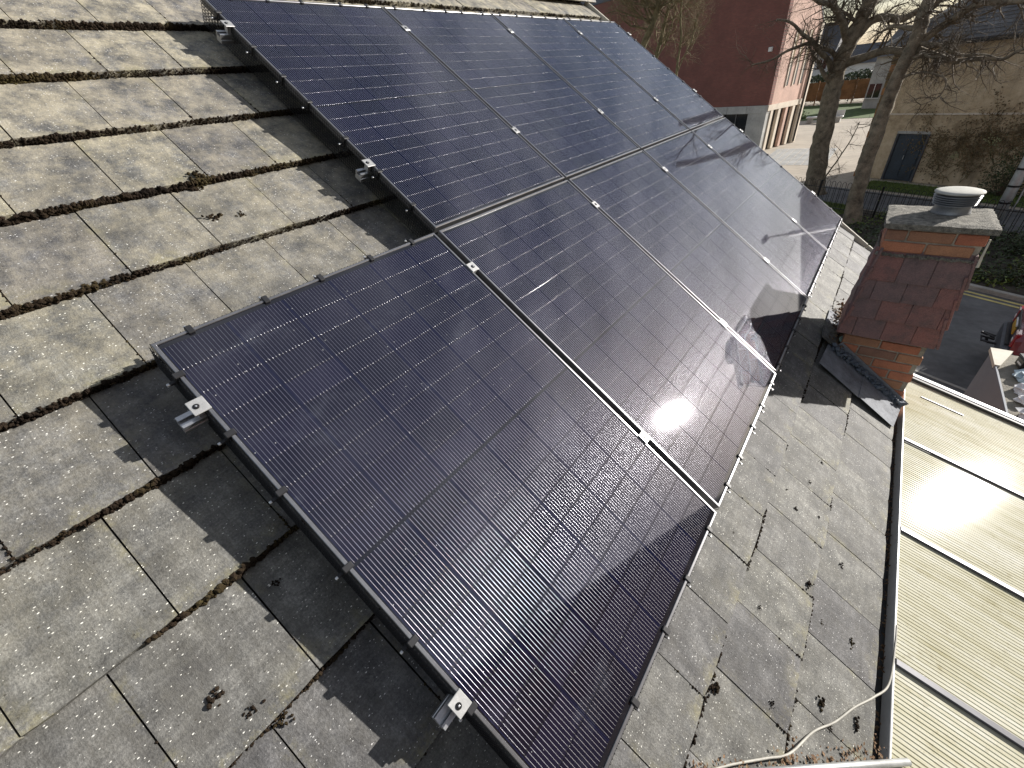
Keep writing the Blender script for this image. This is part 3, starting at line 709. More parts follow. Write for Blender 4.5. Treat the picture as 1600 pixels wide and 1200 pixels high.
def brick_course(zc, par):
    W = CX1-CX0; D = CY1-CY0; j = 0.010
    def run(L, first):
        a = [first]; rest = L-first-j
        while rest > 0.24: a.append(0.215); rest -= 0.215+j
        a.append(rest); return [q for q in a if q > 0.03]
    for y, sgn in ((CY0, 1), (CY1, -1)):
        x = CX0
        for l in run(W, 0.215 if par else 0.105):
            brick(l, 0.10, 0.064, (x+l/2, y+sgn*0.05, zc)); x += l+j
    for xx, sgn in ((CX0, 1), (CX1, -1)):
        y = CY0+0.11
        for l in run(D-0.22, 0.10 if par else 0.205):
            brick(0.10, l, 0.064, (xx+sgn*0.05, y+l/2, zc)); y += l+j
for k, z in enumerate((-0.515, -0.589)): brick_course(z, k % 2)
for k in range(12): brick_course(-1.285-0.0745*k, (k+1) % 2)
# hung tiles, standing a little out from the stack towards the bottom
ct_cache = []
for k in range(5):
    m_ = MB().cbox((-0.0815, -0.008, -0.215), (0.0815, 0.008, 0.0), 0.003)
    m_.v = [(x, y+0.010*(1-((z+0.1)/0.1)**2)*0.25 + R_.uniform(-0.001, 0.001), z + (R_.uniform(-0.004, 0.002) if z < -0.2 else 0)) for x, y, z in m_.v]
    ct_cache.append(m_.mesh('hanging_tile', 'clay_tile'))
rows = [-0.815, -0.945, -1.085, -1.222]
def hang(face):
    for r, zb in enumerate(rows):
        outb = 0.016 + 0.011*r
        if face == 'f': a0, a1 = CX0-outb*0.9-0.005, CX1+outb*0.25+0.004
        elif face == 'b': a0, a1 = CX0-0.01, CX1+0.01
        else: a0, a1 = CY0-outb, CY1+0.006
        x = a0 - (0.0 if r % 2 == 0 else 0.083)
        while x < a1-0.012:
            x0, x1 = max(x, a0), min(x+0.163, a1); w = x1-x0; xc = (x0+x1)/2
            if w > 0.02:
                tilt = 0.15+R_.uniform(-0.015, 0.015)
                if face == 'f': loc, rot = (xc, CY0-outb+0.215*tilt, zb+0.215), (-tilt, 0, R_.uniform(-0.01, 0.01))
                elif face == 'b': loc, rot = (xc, CY1+outb-0.215*tilt, zb+0.215), (-tilt, 0, math.pi)
                elif face == 'l': loc, rot = (CX0-outb+0.215*tilt, xc, zb+0.215), (-tilt, 0, -math.pi/2)
                else: loc, rot = (CX1+outb*0.4-0.215*tilt+0.012, xc, zb+0.215), (-tilt, 0, math.pi/2)
                o = link('hanging_tile', ct_cache[R_.randrange(5)], chim, Vector(loc)-CB, rot); o.scale = (w/0.163, 1, 1)
            x += 0.1645
for f_ in 'flrb': hang(f_)
mf = MB()
rm2 = random.Random(5)
for k in range(130):
    t = k/129; mf.lump((CX0-0.01+(CX1-CX0+0.02)*t, CY0-0.006, -0.638+rm2.uniform(-0.008, 0.006)), rm2.uniform(0.005, 0.010), rm2)
for k in range(110):
    t = k/109; mf.lump((CX0-0.006, CY0+(CY1-CY0)*t, -0.638+rm2.uniform(-0.008, 0.006)), rm2.uniform(0.005, 0.010), rm2)
mf.build('mortar_fillet', 'cap_concrete', chim, False, -CB)
MB().tube([(CX1+0.006, CY0-0.006, -0.50), (CX1+0.009, CY0-0.01, -0.60), (CX1+0.012, CY0-0.012, -0.665)], [0.005, 0.006, 0.009], 6).build('mortar_edge', 'cream_cap', chim, False, -CB)
def slab(a, b, nx, ny, rng, jit):
    """slab with a gridded, slightly rough top"""
    m_ = MB(); (x0, y0, z0), (x1, y1, z1) = a, b
    for i in range(nx+1):
        for j in range(ny+1):
            e = (i in (0, nx)) or (j in (0, ny))
            m_.v.append((x0+(x1-x0)*i/nx + (rng.uniform(-jit, jit) if e else 0), y0+(y1-y0)*j/ny + (rng.uniform(-jit, jit) if e else 0), z1-(0.006 if e else 0)+rng.uniform(-jit, jit)*0.8))
    I = lambda i, j: i*(ny+1)+j
    for i in range(nx):
        for j in range(ny): m_.f.append((I(i,j), I(i+1,j), I(i+1,j+1), I(i,j+1)))
    ring = [I(nx, j) for j in range(ny+1)] + [I(i, ny) for i in range(nx-1, -1, -1)] + [I(0, j) for j in range(ny-1, -1, -1)] + [I(i, 0) for i in range(1, nx)]
    o = len(m_.v); n = len(ring)
    for k in ring: m_.v.append((m_.v[k][0], m_.v[k][1], z0+rng.uniform(-jit, jit)))
    for k in range(n): m_.f.append((ring[k], o+k, o+(k+1) % n, ring[(k+1) % n]))
    m_.f.append(tuple(o+k for k in range(n))[::-1]); return m_
o_ = slab((CX0-0.022, CY0-0.030, -0.470), (CX1+0.030, CY1+0.03, -0.432), 16, 14, rm2, 0.003).build('cap', 'cap_concrete', chim, False, -CB, (0, 0, 0)); fixnormals(o_.data)
FC = Vector((1.985, 2.60, -0.430))
term = MB().lathe((0, 0, 0), [(0.100, -0.004), (0.098, 0.006), (0.086, 0.040), (0.092, 0.044), (0.092, 0.050), (0.060, 0.052), (0.060, 0.115)], 40).build('flue_terminal', 'terminal_metal', chim, True, FC-CB)
for k in range(5):
    MB().lathe((0, 0, 0), [(0.066, 0.0), (0.105+0.0022*k, -0.005), (0.108+0.0022*k, -0.003), (0.106+0.0022*k, -0.001), (0.066, 0.003)], 40).build('louvre_ring', 'terminal_metal', term, True, (0, 0, 0.056+0.0125*k))
MB().lathe((0, 0, 0), [(0.117, 0.0), (0.121, 0.004), (0.119, 0.010), (0.098, 0.016), (0.05, 0.019), (0.01, 0.020)], 48).build('terminal_lid', 'terminal_white', term, True, (0, 0, 0.118))
# lead flashing at the foot
fl = MB()
def roofpoly(mb_, pts, n0, t=0.003):
    mb_.prism([RF(v, u, n0) for v, u in pts], RF(0, 0, t))
roofpoly(fl, [(2.07, 1.92), (2.43, 1.93), (2.45, 2.31), (2.10, 2.31)], TN+0.020)
roofpoly(fl, [(2.425, 1.932), (2.735, 1.94), (2.80, 2.31), (2.44, 2.31)], TN+0.0245)
fl.build('lead_apron', 'lead', chim, False, -CB); fixnormals(chim.children[-1].data)
f2 = MB().prism([RF(2.15, 2.292, TN+0.022), RF(2.80, 2.292, TN+0.022), RF(2.80, 2.292, TN+0.075), RF(2.15, 2.292, TN+0.085)], (0, -0.004, 0)).build('lead_upstand', 'lead', chim, False, -CB); fixnormals(f2.data)
f3 = MB()
roofpoly(f3, [(2.02, 2.30), (2.19, 2.30), (2.19, 2.80), (2.02, 2.80)], TN+0.020)
f3.build('side_apron', 'lead', chim, False, -CB); fixnormals(chim.children[-1].data)
wm = MB()
for k in range(150):
    t = k/149; v = 2.12+0.64*t
    wm.lump(RF(v, 2.265+rm2.gauss(0, 0.014)-0.03*(1-t), TN+0.030+rm2.uniform(0, 0.03)), rm2.uniform(0.008, 0.020), rm2)
wm.build('mortar_bed', 'wet_mortar', chim, False, -CB)
# bits lying behind the chimney
sc_ = MB()
rg = random.Random(9)
for i in range(7):
    for j in range(5):
        sc_.v.append(tuple(RF(2.075+0.016*j+rg.gauss(0, 0.003), 2.50+0.020*i+rg.gauss(0, 0.003), TN+0.075+rg.uniform(0, 0.022))))
for i in range(6):
    for j in range(4): a = i*5+j; sc_.f.append((a, a+5, a+6, a+1))
tag(sc_.build('plastic_scrap', 'white_bag', None, False), 'crumpled white plastic scrap on the leaf litter behind the chimney', 'scrap')
o_ = MB().lathe((0, 0, 0), [(0.034, 0), (0.037, 0.004), (0.034, 0.007), (0.028, 0.005), (0.004, 0.005)], 24).build('small_saucer', 'pale_green', None, True, RF(2.165, 2.36, TN+0.080), (rad(25), rad(10), 0))
tag(o_, 'small pale green saucer at the chimney foot', 'saucer')
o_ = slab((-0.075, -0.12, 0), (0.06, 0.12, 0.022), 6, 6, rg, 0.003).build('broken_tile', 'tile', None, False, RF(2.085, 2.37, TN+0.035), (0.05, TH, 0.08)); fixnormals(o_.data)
tag(o_, 'broken piece of grey roof tile beside the chimney foot', 'tile')

# ------------------------------------------------------------------ conservatory with polycarbonate roof
KX, KZ = 2.2256, -1.8024; KP = rad(15.8)
cons = empty('conservatory', (3.3, 0.6, GZ)); KB = Vector((3.3, 0.6, GZ))
tag(cons, 'lean-to conservatory with cream ribbed polycarbonate roof and grey bars', 'conservatory')
def KR(s_, y, n=0.0): return Vector((KX+s_*math.cos(KP)+n*math.sin(KP), y, KZ-s_*math.sin(KP)+n*math.cos(KP)))
bars = [2.85, 1.965, 1.08, 0.24, -0.62, -1.48, -2.34]
KL = 2.35
for k in range(len(bars)-1):
    y1, y0 = bars[k]-0.012, bars[k+1]+0.012
    m_ = MB(); nf = 42; seg = (y1-y0)/nf; row = []
    prof = []
    for i in range(nf): prof += [(y0+seg*i, -0.0040), (y0+seg*(i+0.14), 0.0), (y0+seg*(i+0.86), 0.0)]
    prof.append((y1, -0.0040))
    for s_ in (0.0, KL):
        for y, n_ in prof: m_.v.append(tuple(KR(s_, y, n_)))
    n_ = len(prof)
    for i in range(n_-1): m_.f.append((i, n_+i, n_+i+1, i+1))
    o_ = m_.build('polycarbonate_sheet', 'poly', cons, False, -KB)
rotK = (0, KP, 0)
for k, y in enumerate(bars):
    if k == 0:
        MB().cbox((-0.02, -0.012, 0.002), (KL, 0.020, 0.024), 0.004).build('end_seal', 'seal_dark', cons, False, KR(0, y)-KB, rotK)
        MB().cbox((-0.02, 0.022, -0.09), (KL+0.02, 0.072, 0.030), 0.005).build('end_trim', 'white_pvc', cons, False, KR(0, y)-KB, rotK)
    else:
        MB().cbox((-0.005, -0.018, 0.001), (KL+0.01, 0.018, 0.015), 0.005).build('glazing_bar', 'bar_grey', cons, False, KR(0, y)-KB, rotK)
MB().cbox((-0.012, bars[-1]-0.6, -0.05), (-0.002, bars[0]+0.075, 0.010), 0.002).build('wall_plate', 'white_pvc', cons, False, KR(0, 0)-KB, rotK)
MB().cbox((0.012, -0.11, 0.001), (0.30, -0.098, 0.006), 0.001).build('tape_strip', 'bar_grey', cons, False, KR(0.10, 2.75)-KB, (0, KP, 0.0))
ke = KR(KL, 0)
MB().box((ke.x-0.06, -2.9, ke.z-0.12), (ke.x+0.03, 2.92, ke.z-0.03)).build('eaves_beam', 'white_pvc', cons, False, -KB)
MB().box((ke.x-0.08, -2.9, GZ), (ke.x-0.02, 2.90, GZ+0.7)).build('dwarf_wall', 'house_brick', cons, False, -KB)
for k in range(8):
    y = 2.86-0.8*k; MB().box((ke.x-0.07, y-0.035, GZ+0.7), (ke.x-0.02, y+0.035, ke.z-0.12)).build('window_post', 'white_pvc', cons, False, -KB)
    if k < 7: MB().box((ke.x-0.05, y-0.76, GZ+0.72), (ke.x-0.04, y-0.04, ke.z-0.125)).build('window_pane', 'dark_glass', cons, False, -KB)
MB().box((2.0, 2.80, GZ), (ke.x-0.09, 2.89, -2.45)).build('end_wall', 'white_wall', cons, False, -KB)

# ------------------------------------------------------------------ flat-roofed garage with things on it
gar = empty('flat_roof_garage', (4.6, 4.1, GZ)); GB = Vector((4.6, 4.1, GZ))
tag(gar, 'grey flat-roofed building with pale coping just beyond the conservatory', 'garage')
MB().box((3.20, 3.0, GZ), (6.4, 5.18, -2.56)).build('wall', 'grey_paint', gar, False, -GB)
o_ = slab((3.215, 2.98, -2.56), (6.42, 5.19, -2.515), 14, 10, rg, 0.003).build('roof_deck', 'flat_roof', gar, False, -GB); fixnormals(o_.data)
MB().prism([(3.185, 5.215, -2.53), (3.185, 4.80, -2.53), (3.23, 4.80, -2.53), (3.37, 5.215, -2.53)], (0, 0, 0.045)).build('corner_coping', 'cream_cap', gar, False, -GB)
MB().cbox((3.19, 3.0, -2.66), (3.212, 4.795, -2.497), 0.004).build('edge_trim', 'grey_paint', gar, False, -GB)
MB().cbox((3.188, 3.35, -3.30), (3.197, 3.62, -2.98), 0.002).build('patch_plate', 'galvanised', gar, False, -GB)
def bag(name, mat, c, s_, seed, label):
    g_ = random.Random(seed); m_ = MB(); n1, n2 = 10, 14
    for i in range(n1+1):
        for j in range(n2):
            th = math.pi*i/n1; ph = 2*math.pi*j/n2
            d = Vector((math.sin(th)*math.cos(ph), math.sin(th)*math.sin(ph), math.cos(th)))
            r = 1+0.55*noise.noise(d*2.3+Vector((seed, 0, 0)))+0.25*noise.noise(d*6+Vector((0, seed, 0)))
            q = Vector((d.x*s_[0], d.y*s_[1], max(d.z*s_[2], -s_[2]*0.35)))*r; m_.v.append(tuple(Vector(c)+q))
    for i in range(n1):
        for j in range(n2): m_.f.append((i*n2+j, (i+1)*n2+j, (i+1)*n2+(j+1) % n2, i*n2+(j+1) % n2))
    o = m_.build(name, mat, None, False); fixnormals(o.data); return tag(o, label, 'bag', 'bags and rubbish on the flat roof')
bag('plastic_bag', 'pale_blue_bag', (3.42, 4.66, -2.49), (0.10, 0.13, 0.06), 1, 'crumpled pale blue plastic bag on the flat roof')
bag('plastic_bag', 'white_bag', (3.40, 4.36, -2.49), (0.11, 0.09, 0.055), 2, 'white plastic bag on the flat roof beside the blue bag')
bag('plastic_bag', 'white_bag', (3.36, 4.14, -2.49), (0.08, 0.07, 0.05), 3, 'small white plastic bag in the middle of the flat roof edge')
bag('plastic_bag', 'white_bag', (3.36, 3.88, -2.49), (0.09, 0.10, 0.055), 4, 'white plastic bag nearest the conservatory on the flat roof')
bx_ = empty('black_box', (3.46, 4.92, -2.513), (0, 0, 0.2))
tag(bx_, 'black plastic box with white stripes on the flat roof', 'box')
MB().cbox((-0.09, -0.075, 0), (0.09, 0.075, 0.11), 0.012).build('case', 'black_plastic', bx_)
MB().cbox((-0.095, -0.08, 0.111), (0.095, 0.08, 0.128), 0.005).build('lid', 'black_plastic', bx_)
MB().box((-0.05, -0.03, 0.1285), (0.03, 0.0, 0.130)).build('stripe', 'white_bag', bx_)
MB().box((-0.093, -0.05, 0.04), (-0.0905, 0.03, 0.06)).build('stripe', 'white_bag', bx_)

# ------------------------------------------------------------------ car
car = empty('parked_car', (4.62, 10.28, GZ-0.01), (0, 0, rad(-8)))
tag(car, 'dark red car seen from behind with yellow number plate, parked on the road', 'car')
def loft(secs):
    """rings of (x, [(y,z)...]) joined along x"""
    m_ = MB(); n = len(secs[0][1])
    for x, ring in secs:
        for y, z in ring: m_.v.append((x, y, z))
    for i in range(len(secs)-1):
        for k in range(n): m_.f.append((i*n+k, i*n+(k+1) % n, (i+1)*n+(k+1) % n, (i+1)*n+k))
    m_.f.append(tuple(range(n))); m_.f.append(tuple((len(secs)-1)*n+k for k in range(n))[::-1]); return m_
def cring(w, z0, z1, sh=0.12):
    r = []
    for s_ in (1,):
        r = [(-w+0.10, z0), (w-0.10, z0), (w-0.02, z0+0.10), (w, (z0+z1)/2), (w-0.03, z1-sh), (w-0.12, z1), (-w+0.12, z1), (-w+0.03, z1-sh), (-w, (z0+z1)/2), (-w+0.02, z0+0.10)]
    return r
body = loft([(0.02, cring(0.80, 0.45, 0.98)), (0.10, cring(0.86, 0.30, 1.03)), (0.6, cring(0.89, 0.24, 1.05)), (2.4, cring(0.89, 0.22, 1.02)), (3.3, cring(0.88, 0.24, 0.96)), (3.95, cring(0.82, 0.28, 0.82)), (4.15, cring(0.70, 0.34, 0.66))])
o_ = body.build('body', 'car_red', car); fixnormals(o_.data)
cab = loft([(0.12, cring(0.78, 1.00, 1.06, 0.03)), (0.34, cring(0.74, 1.00, 1.46)), (0.55, cring(0.72, 1.00, 1.54)), (1.7, cring(0.72, 1.00, 1.55)), (2.15, cring(0.70, 1.00, 1.48)), (3.0, cring(0.78, 0.92, 1.00, 0.03))])
o_ = cab.build('cabin', 'car_glass', car); fixnormals(o_.data)
MB().cbox((0.40, -0.70, 1.535), (2.0, 0.70, 1.575), 0.02).build('roof', 'car_red', car)
o_ = loft([(-0.10, [(-0.62, 0.36), (0.62, 0.36), (0.66, 0.45), (0.66, 0.58), (0.62, 0.64), (-0.62, 0.64), (-0.66, 0.58), (-0.66, 0.45)]), (0.0, [(-0.82, 0.33), (0.82, 0.33), (0.86, 0.43), (0.86, 0.60), (0.82, 0.67), (-0.82, 0.67), (-0.86, 0.60), (-0.86, 0.43)]), (0.25, [(-0.88, 0.31), (0.88, 0.31), (0.915, 0.41), (0.915, 0.60), (0.88, 0.66), (-0.88, 0.66), (-0.915, 0.60), (-0.915, 0.41)])]).build('bumper', 'car_bumper', car); fixnormals(o_.data)
MB().cbox((-0.06, -0.55, 0.665), (0.05, 0.55, 0.70), 0.01).build('bumper_step', 'black_plastic', car)
for s_ in (-1, 1):
    MB().cbox((-0.012, s_*0.62-0.12, 0.72), (0.14, s_*0.62+0.14, 1.00), 0.02).build('tail_lamp', 'lamp_red', car)
    MB().cbox((-0.018, s_*0.60-0.05, 0.80), (0.0, s_*0.60+0.06, 0.86), 0.006).build('reversing_lamp', 'white_pvc', car)
pl = MB().cbox((-0.022, -0.26, 0.78), (0.02, 0.26, 0.90), 0.006).build('number_plate', 'plate_yellow', car)
MB().cbox((-0.020, -0.22, 0.925), (0.02, 0.22, 0.955), 0.005).build('boot_handle', 'white_pvc', car)
MB().cbox((0.0, -0.60, 0.705), (0.03, 0.60, 1.00), 0.01).build('tailgate', 'black_plastic', car)
tb = MB().tube([(0.0, 0, 0.42), (-0.22, 0, 0.42), (-0.26, 0, 0.47), (-0.26, 0, 0.55)], 0.025, 8)
tb.tube([(-0.14, -0.18, 0.50), (-0.34, -0.20, 0.52), (-0.36, -0.08, 0.56), (-0.16, -0.04, 0.52)], 0.022, 8).tube([(-0.14, 0.18, 0.50), (-0.34, 0.22, 0.52), (-0.37, 0.08, 0.57), (-0.16, 0.04, 0.52)], 0.022, 8)
tb.build('tow_bar', 'black_plastic', car)
for x in (0.78, 3.25):
    for s_ in (-1, 1):
        w_ = MB().lathe((0, 0, 0), [(0.20, -0.10), (0.30, -0.10), (0.325, -0.06), (0.325, 0.06), (0.30, 0.10), (0.20, 0.10)], 24).build('wheel', 'tyre', car, False, (x, s_*0.80, 0.325), (rad(90), 0, 0))
        MB().lathe((0, 0, 0), [(0.19, -0.104), (0.19, 0.104)], 20).build('rim', 'galvanised', w_)

# ------------------------------------------------------------------ bow-top railing
railing = empty('iron_railing', (F0[0], F0[1], GZ), (0, 0, PHI))
tag(railing, 'black iron bow-top railing by the path beyond the chimney', 'railing')
hp = []
for k in range(9):
    a = math.pi*k/8; hp.append((-0.07*math.cos(a), 0, 1.05+0.09*math.sin(a)))
hoop_me = MB().tube([(-0.07, 0, 0.0)] + hp + [(0.07, 0, 0.0)], 0.009, 5).mesh('hoop', 'iron_black')
for k in range(56): link('hoop', hoop_me, railing, (-2.6+0.21*k, 0, 0.06))
for z in (0.18, 0.92): MB().box((-2.8, -0.02, z), (9.3, 0.02, z+0.02)).build('rail', 'iron_black', railing)
for k in range(6): MB().box((-2.75+2.35*k, -0.025, 0), (-2.70+2.35*k, 0.025, 1.2)).build('post', 'iron_black', railing)

# ------------------------------------------------------------------ red brick building
RB = Vector((-5.6, 37.8, GZ)); rb = empty('red_brick_building', RB, (0, 0, rad(-17)))
tag(rb, 'large red brick building with stone base and sunlit pink end wall', 'building')
T_ = 5.8-GZ
MB().box((-30, 0, 2.9), (0, 0.4, T_)).build('front_wall', 'redbrick', rb)
for k in range(15):                       # stone band blocks
    MB().cbox((-1.52*k-1.50, -0.06, 2.42), (-1.52*k, 0.4, 2.898), 0.012).build('band_stone', 'stone_grey', rb)
MB().box((-1.35, -0.03, 0), (-0.02, 0.4, 2.418)).build('stone_pier', 'stone_grey', rb)
MB().box((-5.0, -0.03, 0), (-3.4, 0.4, 2.418)).build('stone_pier', 'stone_grey', rb)
MB().box((-30, -0.03, 0), (-7.4, 0.4, 2.418)).build('stone_pier', 'stone_grey', rb)
for x0, x1 in ((-3.4, -1.35), (-7.4, -5.0)):
    w_ = MB().box((x0+0.003, 0.26, 0.0), (x1-0.003, 0.30, 2.41)).build('shop_window', 'dark_glass', rb)
    for k in range(3): MB().box((x0+0.02+(x1-x0-0.1)*k/2, 0.20, 0), (x0+0.08+(x1-x0-0.1)*k/2, 0.255, 2.41)).build('window_frame', 'bar_grey', w_)
    MB().box((x0+0.01, 0.19, 0.9), (x1-0.01, 0.25, 0.97)).build('window_frame', 'bar_grey', w_)
    MB().box((x0+0.01, 0.18, 0.02), (x1-0.01, 0.24, 0.35)).build('window_frame', 'pale_green', w_)
sd = MB().prism([(0.0, 0.402, 2.9), (0.0, 5.0, 2.9), (0.0, 5.0, 7.45), (0.0, 0.9, T_+0.8), (0.0, 0.402, T_)], (-0.35, 0, 0)).build('end_wall', 'pink_render', rb); fixnormals(sd.data)
MB().prism([(0.02, 0.0, T_), (0.02, 0.9, T_+0.8), (0.02, 5.3, 7.15), (0.02, 5.3, 7.0), (0.02, 0.9, T_+0.6), (0.02, 0.0, T_-0.05)], (-30, 0, 0)).build('roof', 'dark_roof', rb); fixnormals(rb.children[-1].data)
MB().box((-0.30, 0.0, 2.55), (0.05, 5.05, 2.898)).build('end_band', 'cream_stone', rb)
for k in range(5): MB().cbox((-0.35, 0.45+1.02*k, 0), (0.04, 0.80+1.02*k, 2.548), 0.02).build('pilaster', 'cream_stone' if k != 2 else 'pink_render', rb)
for k in range(4):
    w_ = MB().box((-0.25, 0.805+1.02*k, 0.0), (-0.15, 1.465+1.02*k, 2.54)).build('end_window', 'dark_glass', rb)
for k in range(3):
    w_ = MB().box((-0.02, 1.75+0.95*k, 3.9), (0.014, 2.05+0.95*k, 6.9)).build('slot_window', 'dark_glass', rb)
    MB().box((0.005, 1.62+0.95*k, 3.85), (0.05, 1.745+0.95*k, 6.95)).build('window_reveal', 'cream_stone', w_)
MB().box((-0.02, 4.75, 0), (0.10, 5.06, 7.3)).build('corner_pilaster', 'cream_stone', rb)
MB().tube([(0.16, 4.6, 0.1), (0.16, 4.6, 6.5)], 0.06, 8).build('downpipe', 'iron_black', rb)
MB().cbox((-0.75, -0.14, 5.95), (-0.50, -0.002, 6.20), 0.02).build('alarm_box', 'white_pvc', rb)
MB().box((-30, 5.35, 0), (-9.5, 14, 6.0)).build('rear_wing', 'redbrick', rb)

# tactile / grid paving by the corner
gp = MB()
for i in range(9):
    for j in range(13):
        gp.cbox((-4.6+0.42*i, 32.6+0.42*j*1.2, GZ-0.019), (-4.6+0.42*i+0.38, 32.6+0.42*j*1.2+0.45, GZ-0.004), 0.008)
tag(gp.build('paving_setts', 'stone_grey'), kind='structure')

# ------------------------------------------------------------------ beige rendered building
BB = Vector((B0[0], B0[1], GZ)); bb = empty('rendered_building', BB, (0, 0, PHI))
tag(bb, 'old beige rendered building with slate roof and dark blue door', 'building')
EZ = 5.45
MB().box((0.25, 0, 0), (15, 8, EZ)).build('wall', 'beige', bb)
for k in range(18): MB().cbox((-0.012+0.02*(k % 2), -0.02, 0.004+0.30*k), (0.55-0.14*(k % 2), 0.5, 0.295+0.30*k), 0.012).build('quoin', 'ivy_brown' if k % 3 else 'orange_fence', bb)
MB().cbox((0.6, -0.035, 2.78), (15, -0.002, 2.85), 0.008).build('string_course', 'cream_stone', bb)
d_ = MB().cbox((1.45, -0.04, 0.02), (2.62, -0.002, 2.02), 0.01).build('door', 'blue_paint', bb)
MB().cbox((1.52, -0.060, 0.10), (2.02, -0.042, 1.92), 0.008).build('door_panel', 'blue_paint', d_)
MB().cbox((2.05, -0.060, 0.10), (2.55, -0.042, 1.92), 0.008).build('door_panel', 'blue_paint', d_)
MB().cbox((1.36, -0.09, 0.0), (1.447, -0.002, 2.022), 0.008).build('door_frame', 'dark_roof', bb); MB().cbox((2.623, -0.09, 0.0), (2.71, -0.002, 2.022), 0.008).build('door_frame', 'dark_roof', bb)
MB().cbox((1.97, -0.10, 0.95), (2.0, -0.062, 1.12), 0.005).build('handle', 'galvanised', d_)
MB().cbox((1.36, -0.10, 2.025), (2.69, -0.002, 2.13), 0.01).build('lintel', 'stone_grey', bb)
slope = rad(36); ns = 26; dc = 0.21
rf = MB().prism([(-0.35, -0.35, EZ), (15.3, -0.35, EZ), (15.3, 4.0, EZ+4.35*math.tan(slope)), (3.6, 4.0, EZ+4.35*math.tan(slope))], (0, 0.03, -0.08)).build('roof', 'dark_roof', bb); fixnormals(rf.data)
for k in range(ns):
    s0 = dc*k*math.cos(slope); z0 = dc*k*math.sin(slope); s1 = dc*(k+1.15)*math.cos(slope); z1 = dc*(k+1.15)*math.sin(slope)
    if s1 > 4.35: break
    x0 = -0.35+3.95*s0/4.35; x1 = -0.35+3.95*s1/4.35
    MB().prism([(x0, -0.35+s0, EZ+z0+0.030), (15.3, -0.35+s0, EZ+z0+0.030), (15.3, -0.35+s1, EZ+z1+0.008), (x1, -0.35+s1, EZ+z1+0.008)], (0, 0.004, -0.016)).build('slate_course', 'roof_slate', rf)
    fixnormals(rf.children[-1].data)
hl = MB().prism([(-0.35, -0.33, EZ), (3.6, 4.0, EZ+4.35*math.tan(slope)), (-0.35, 8.35, EZ)], (0.02, 0, -0.06)).build('hip_slope', 'dark_roof', bb); fixnormals(hl.data)
MB().tube([(-0.37, -0.37, EZ+0.03), (3.6, 3.98, EZ+4.35*math.tan(slope)+0.05)], 0.09, 8).build('hip_tile', 'stone_grey', bb)
MB().cbox((-0.4, -0.47, EZ-0.14), (15.3, -0.355, EZ-0.02), 0.02).build('gutter', 'iron_black', bb)
MB().box((0.3, -0.34, EZ-0.10), (15, -0.002, EZ-0.005)).build('soffit', 'dark_roof', bb)

# creeper on that wall
cr = MB(); lf = MB(); rc = random.Random(21)
def vine(p, d, L, r):
    pts = [p]; n = 7
    for k in range(n):
        d = (d + Vector((rc.gauss(0, 0.35), 0, rc.gauss(0, 0.30)+0.05))).normalized(); p = p + d*(L/n); p.y = -0.03-rc.random()*0.06
        pts.append(p.copy())
    cr.tube(pts, [r*(1-0.75*k/n) for k in range(n+1)], 4, False); return pts
for k in range(190):
    x = 3.0+11*rc.random()**1.2
    pts = vine(Vector((x, -0.05, 0.05+rc.random()*1.8)), Vector((rc.gauss(0, 0.6), 0, 1)), rc.uniform(0.6, 2.4), rc.uniform(0.010, 0.022))
    for q in pts[2:]:
        for j in range(rc.randrange(5, 12)):
            leaf(lf, q+Vector((rc.gauss(0, 0.13), -abs(rc.gauss(0, 0.06)), rc.gauss(0, 0.13))), rc.uniform(0.04, 0.11), rc, Vector((0, -1, 0.4)), 0.5)
cl = empty('wall_creeper', tuple(BB), (0, 0, PHI)); tag(cl, 'brown leafless creeper covering the lower wall of the beige building', 'creeper')
cr.build('stems', 'twig_pale', cl); lf.build('dry_leaves', 'ivy_brown', cl)
lf2 = MB()
for k in range(160):
    c_ = rc.choice([(4.85, 1.98), (5.1, 1.86), (6.4, 2.6), (3.9, 1.2), (7.2, 3.0)])
    leaf(lf2, Vector((c_[0]+rc.gauss(0, 0.11), -0.12-rc.random()*0.1, c_[1]+rc.gauss(0, 0.10))), rc.uniform(0.04, 0.09), rc, Vector((0.4, -0.6, 0.6)), 0.5)
lf2.build('pale_leaves', 'leaf_pale', cl)

# ------------------------------------------------------------------ trees
def grow(mb_, p, d, L, r, depth, rng, kink=0.22, up=0.06):
    n = 4; pts = [p.copy()]; rs = [r]
    for k in range(n):
        d = (d + Vector((rng.gauss(0, kink), rng.gauss(0, kink), rng.gauss(0, kink)+up))).normalized()
        p = p + d*(L/n); pts.append(p.copy()); rs.append(r*(1-0.62*(k+1)/n))
    mb_.tube(pts, rs, 5 if r > 0.02 else 3, False)
    if depth > 0:
        for k in range(1, n+1):
            for _ in range(2 if depth > 1 else rng.randrange(1, 3)):
                if rng.random() < 0.82:
                    t = (pts[k]-pts[k-1]).normalized(); side = Matrix.Rotation(rng.uniform(0, 6.28), 3, t) @ t.orthogonal().normalized()
                    grow(mb_, pts[k]-(pts[k]-pts[k-1])*rng.random()*0.6, (t*0.75+side*rng.uniform(0.5, 1.0)).normalized(), L*rng.uniform(0.45, 0.72), rs[k]*rng.uniform(0.45, 0.65), depth-1, rng, kink, up)
def wobble(pts, rng, s_, n=5):
    q = crom([Vector(p) for p in pts], n)
    return [p + Vector((noise.noise(p*1.3), noise.noise(p*1.3+Vector((9, 0, 0))), noise.noise(p*1.3+Vector((0, 7, 0)))))*s_ for p in q]
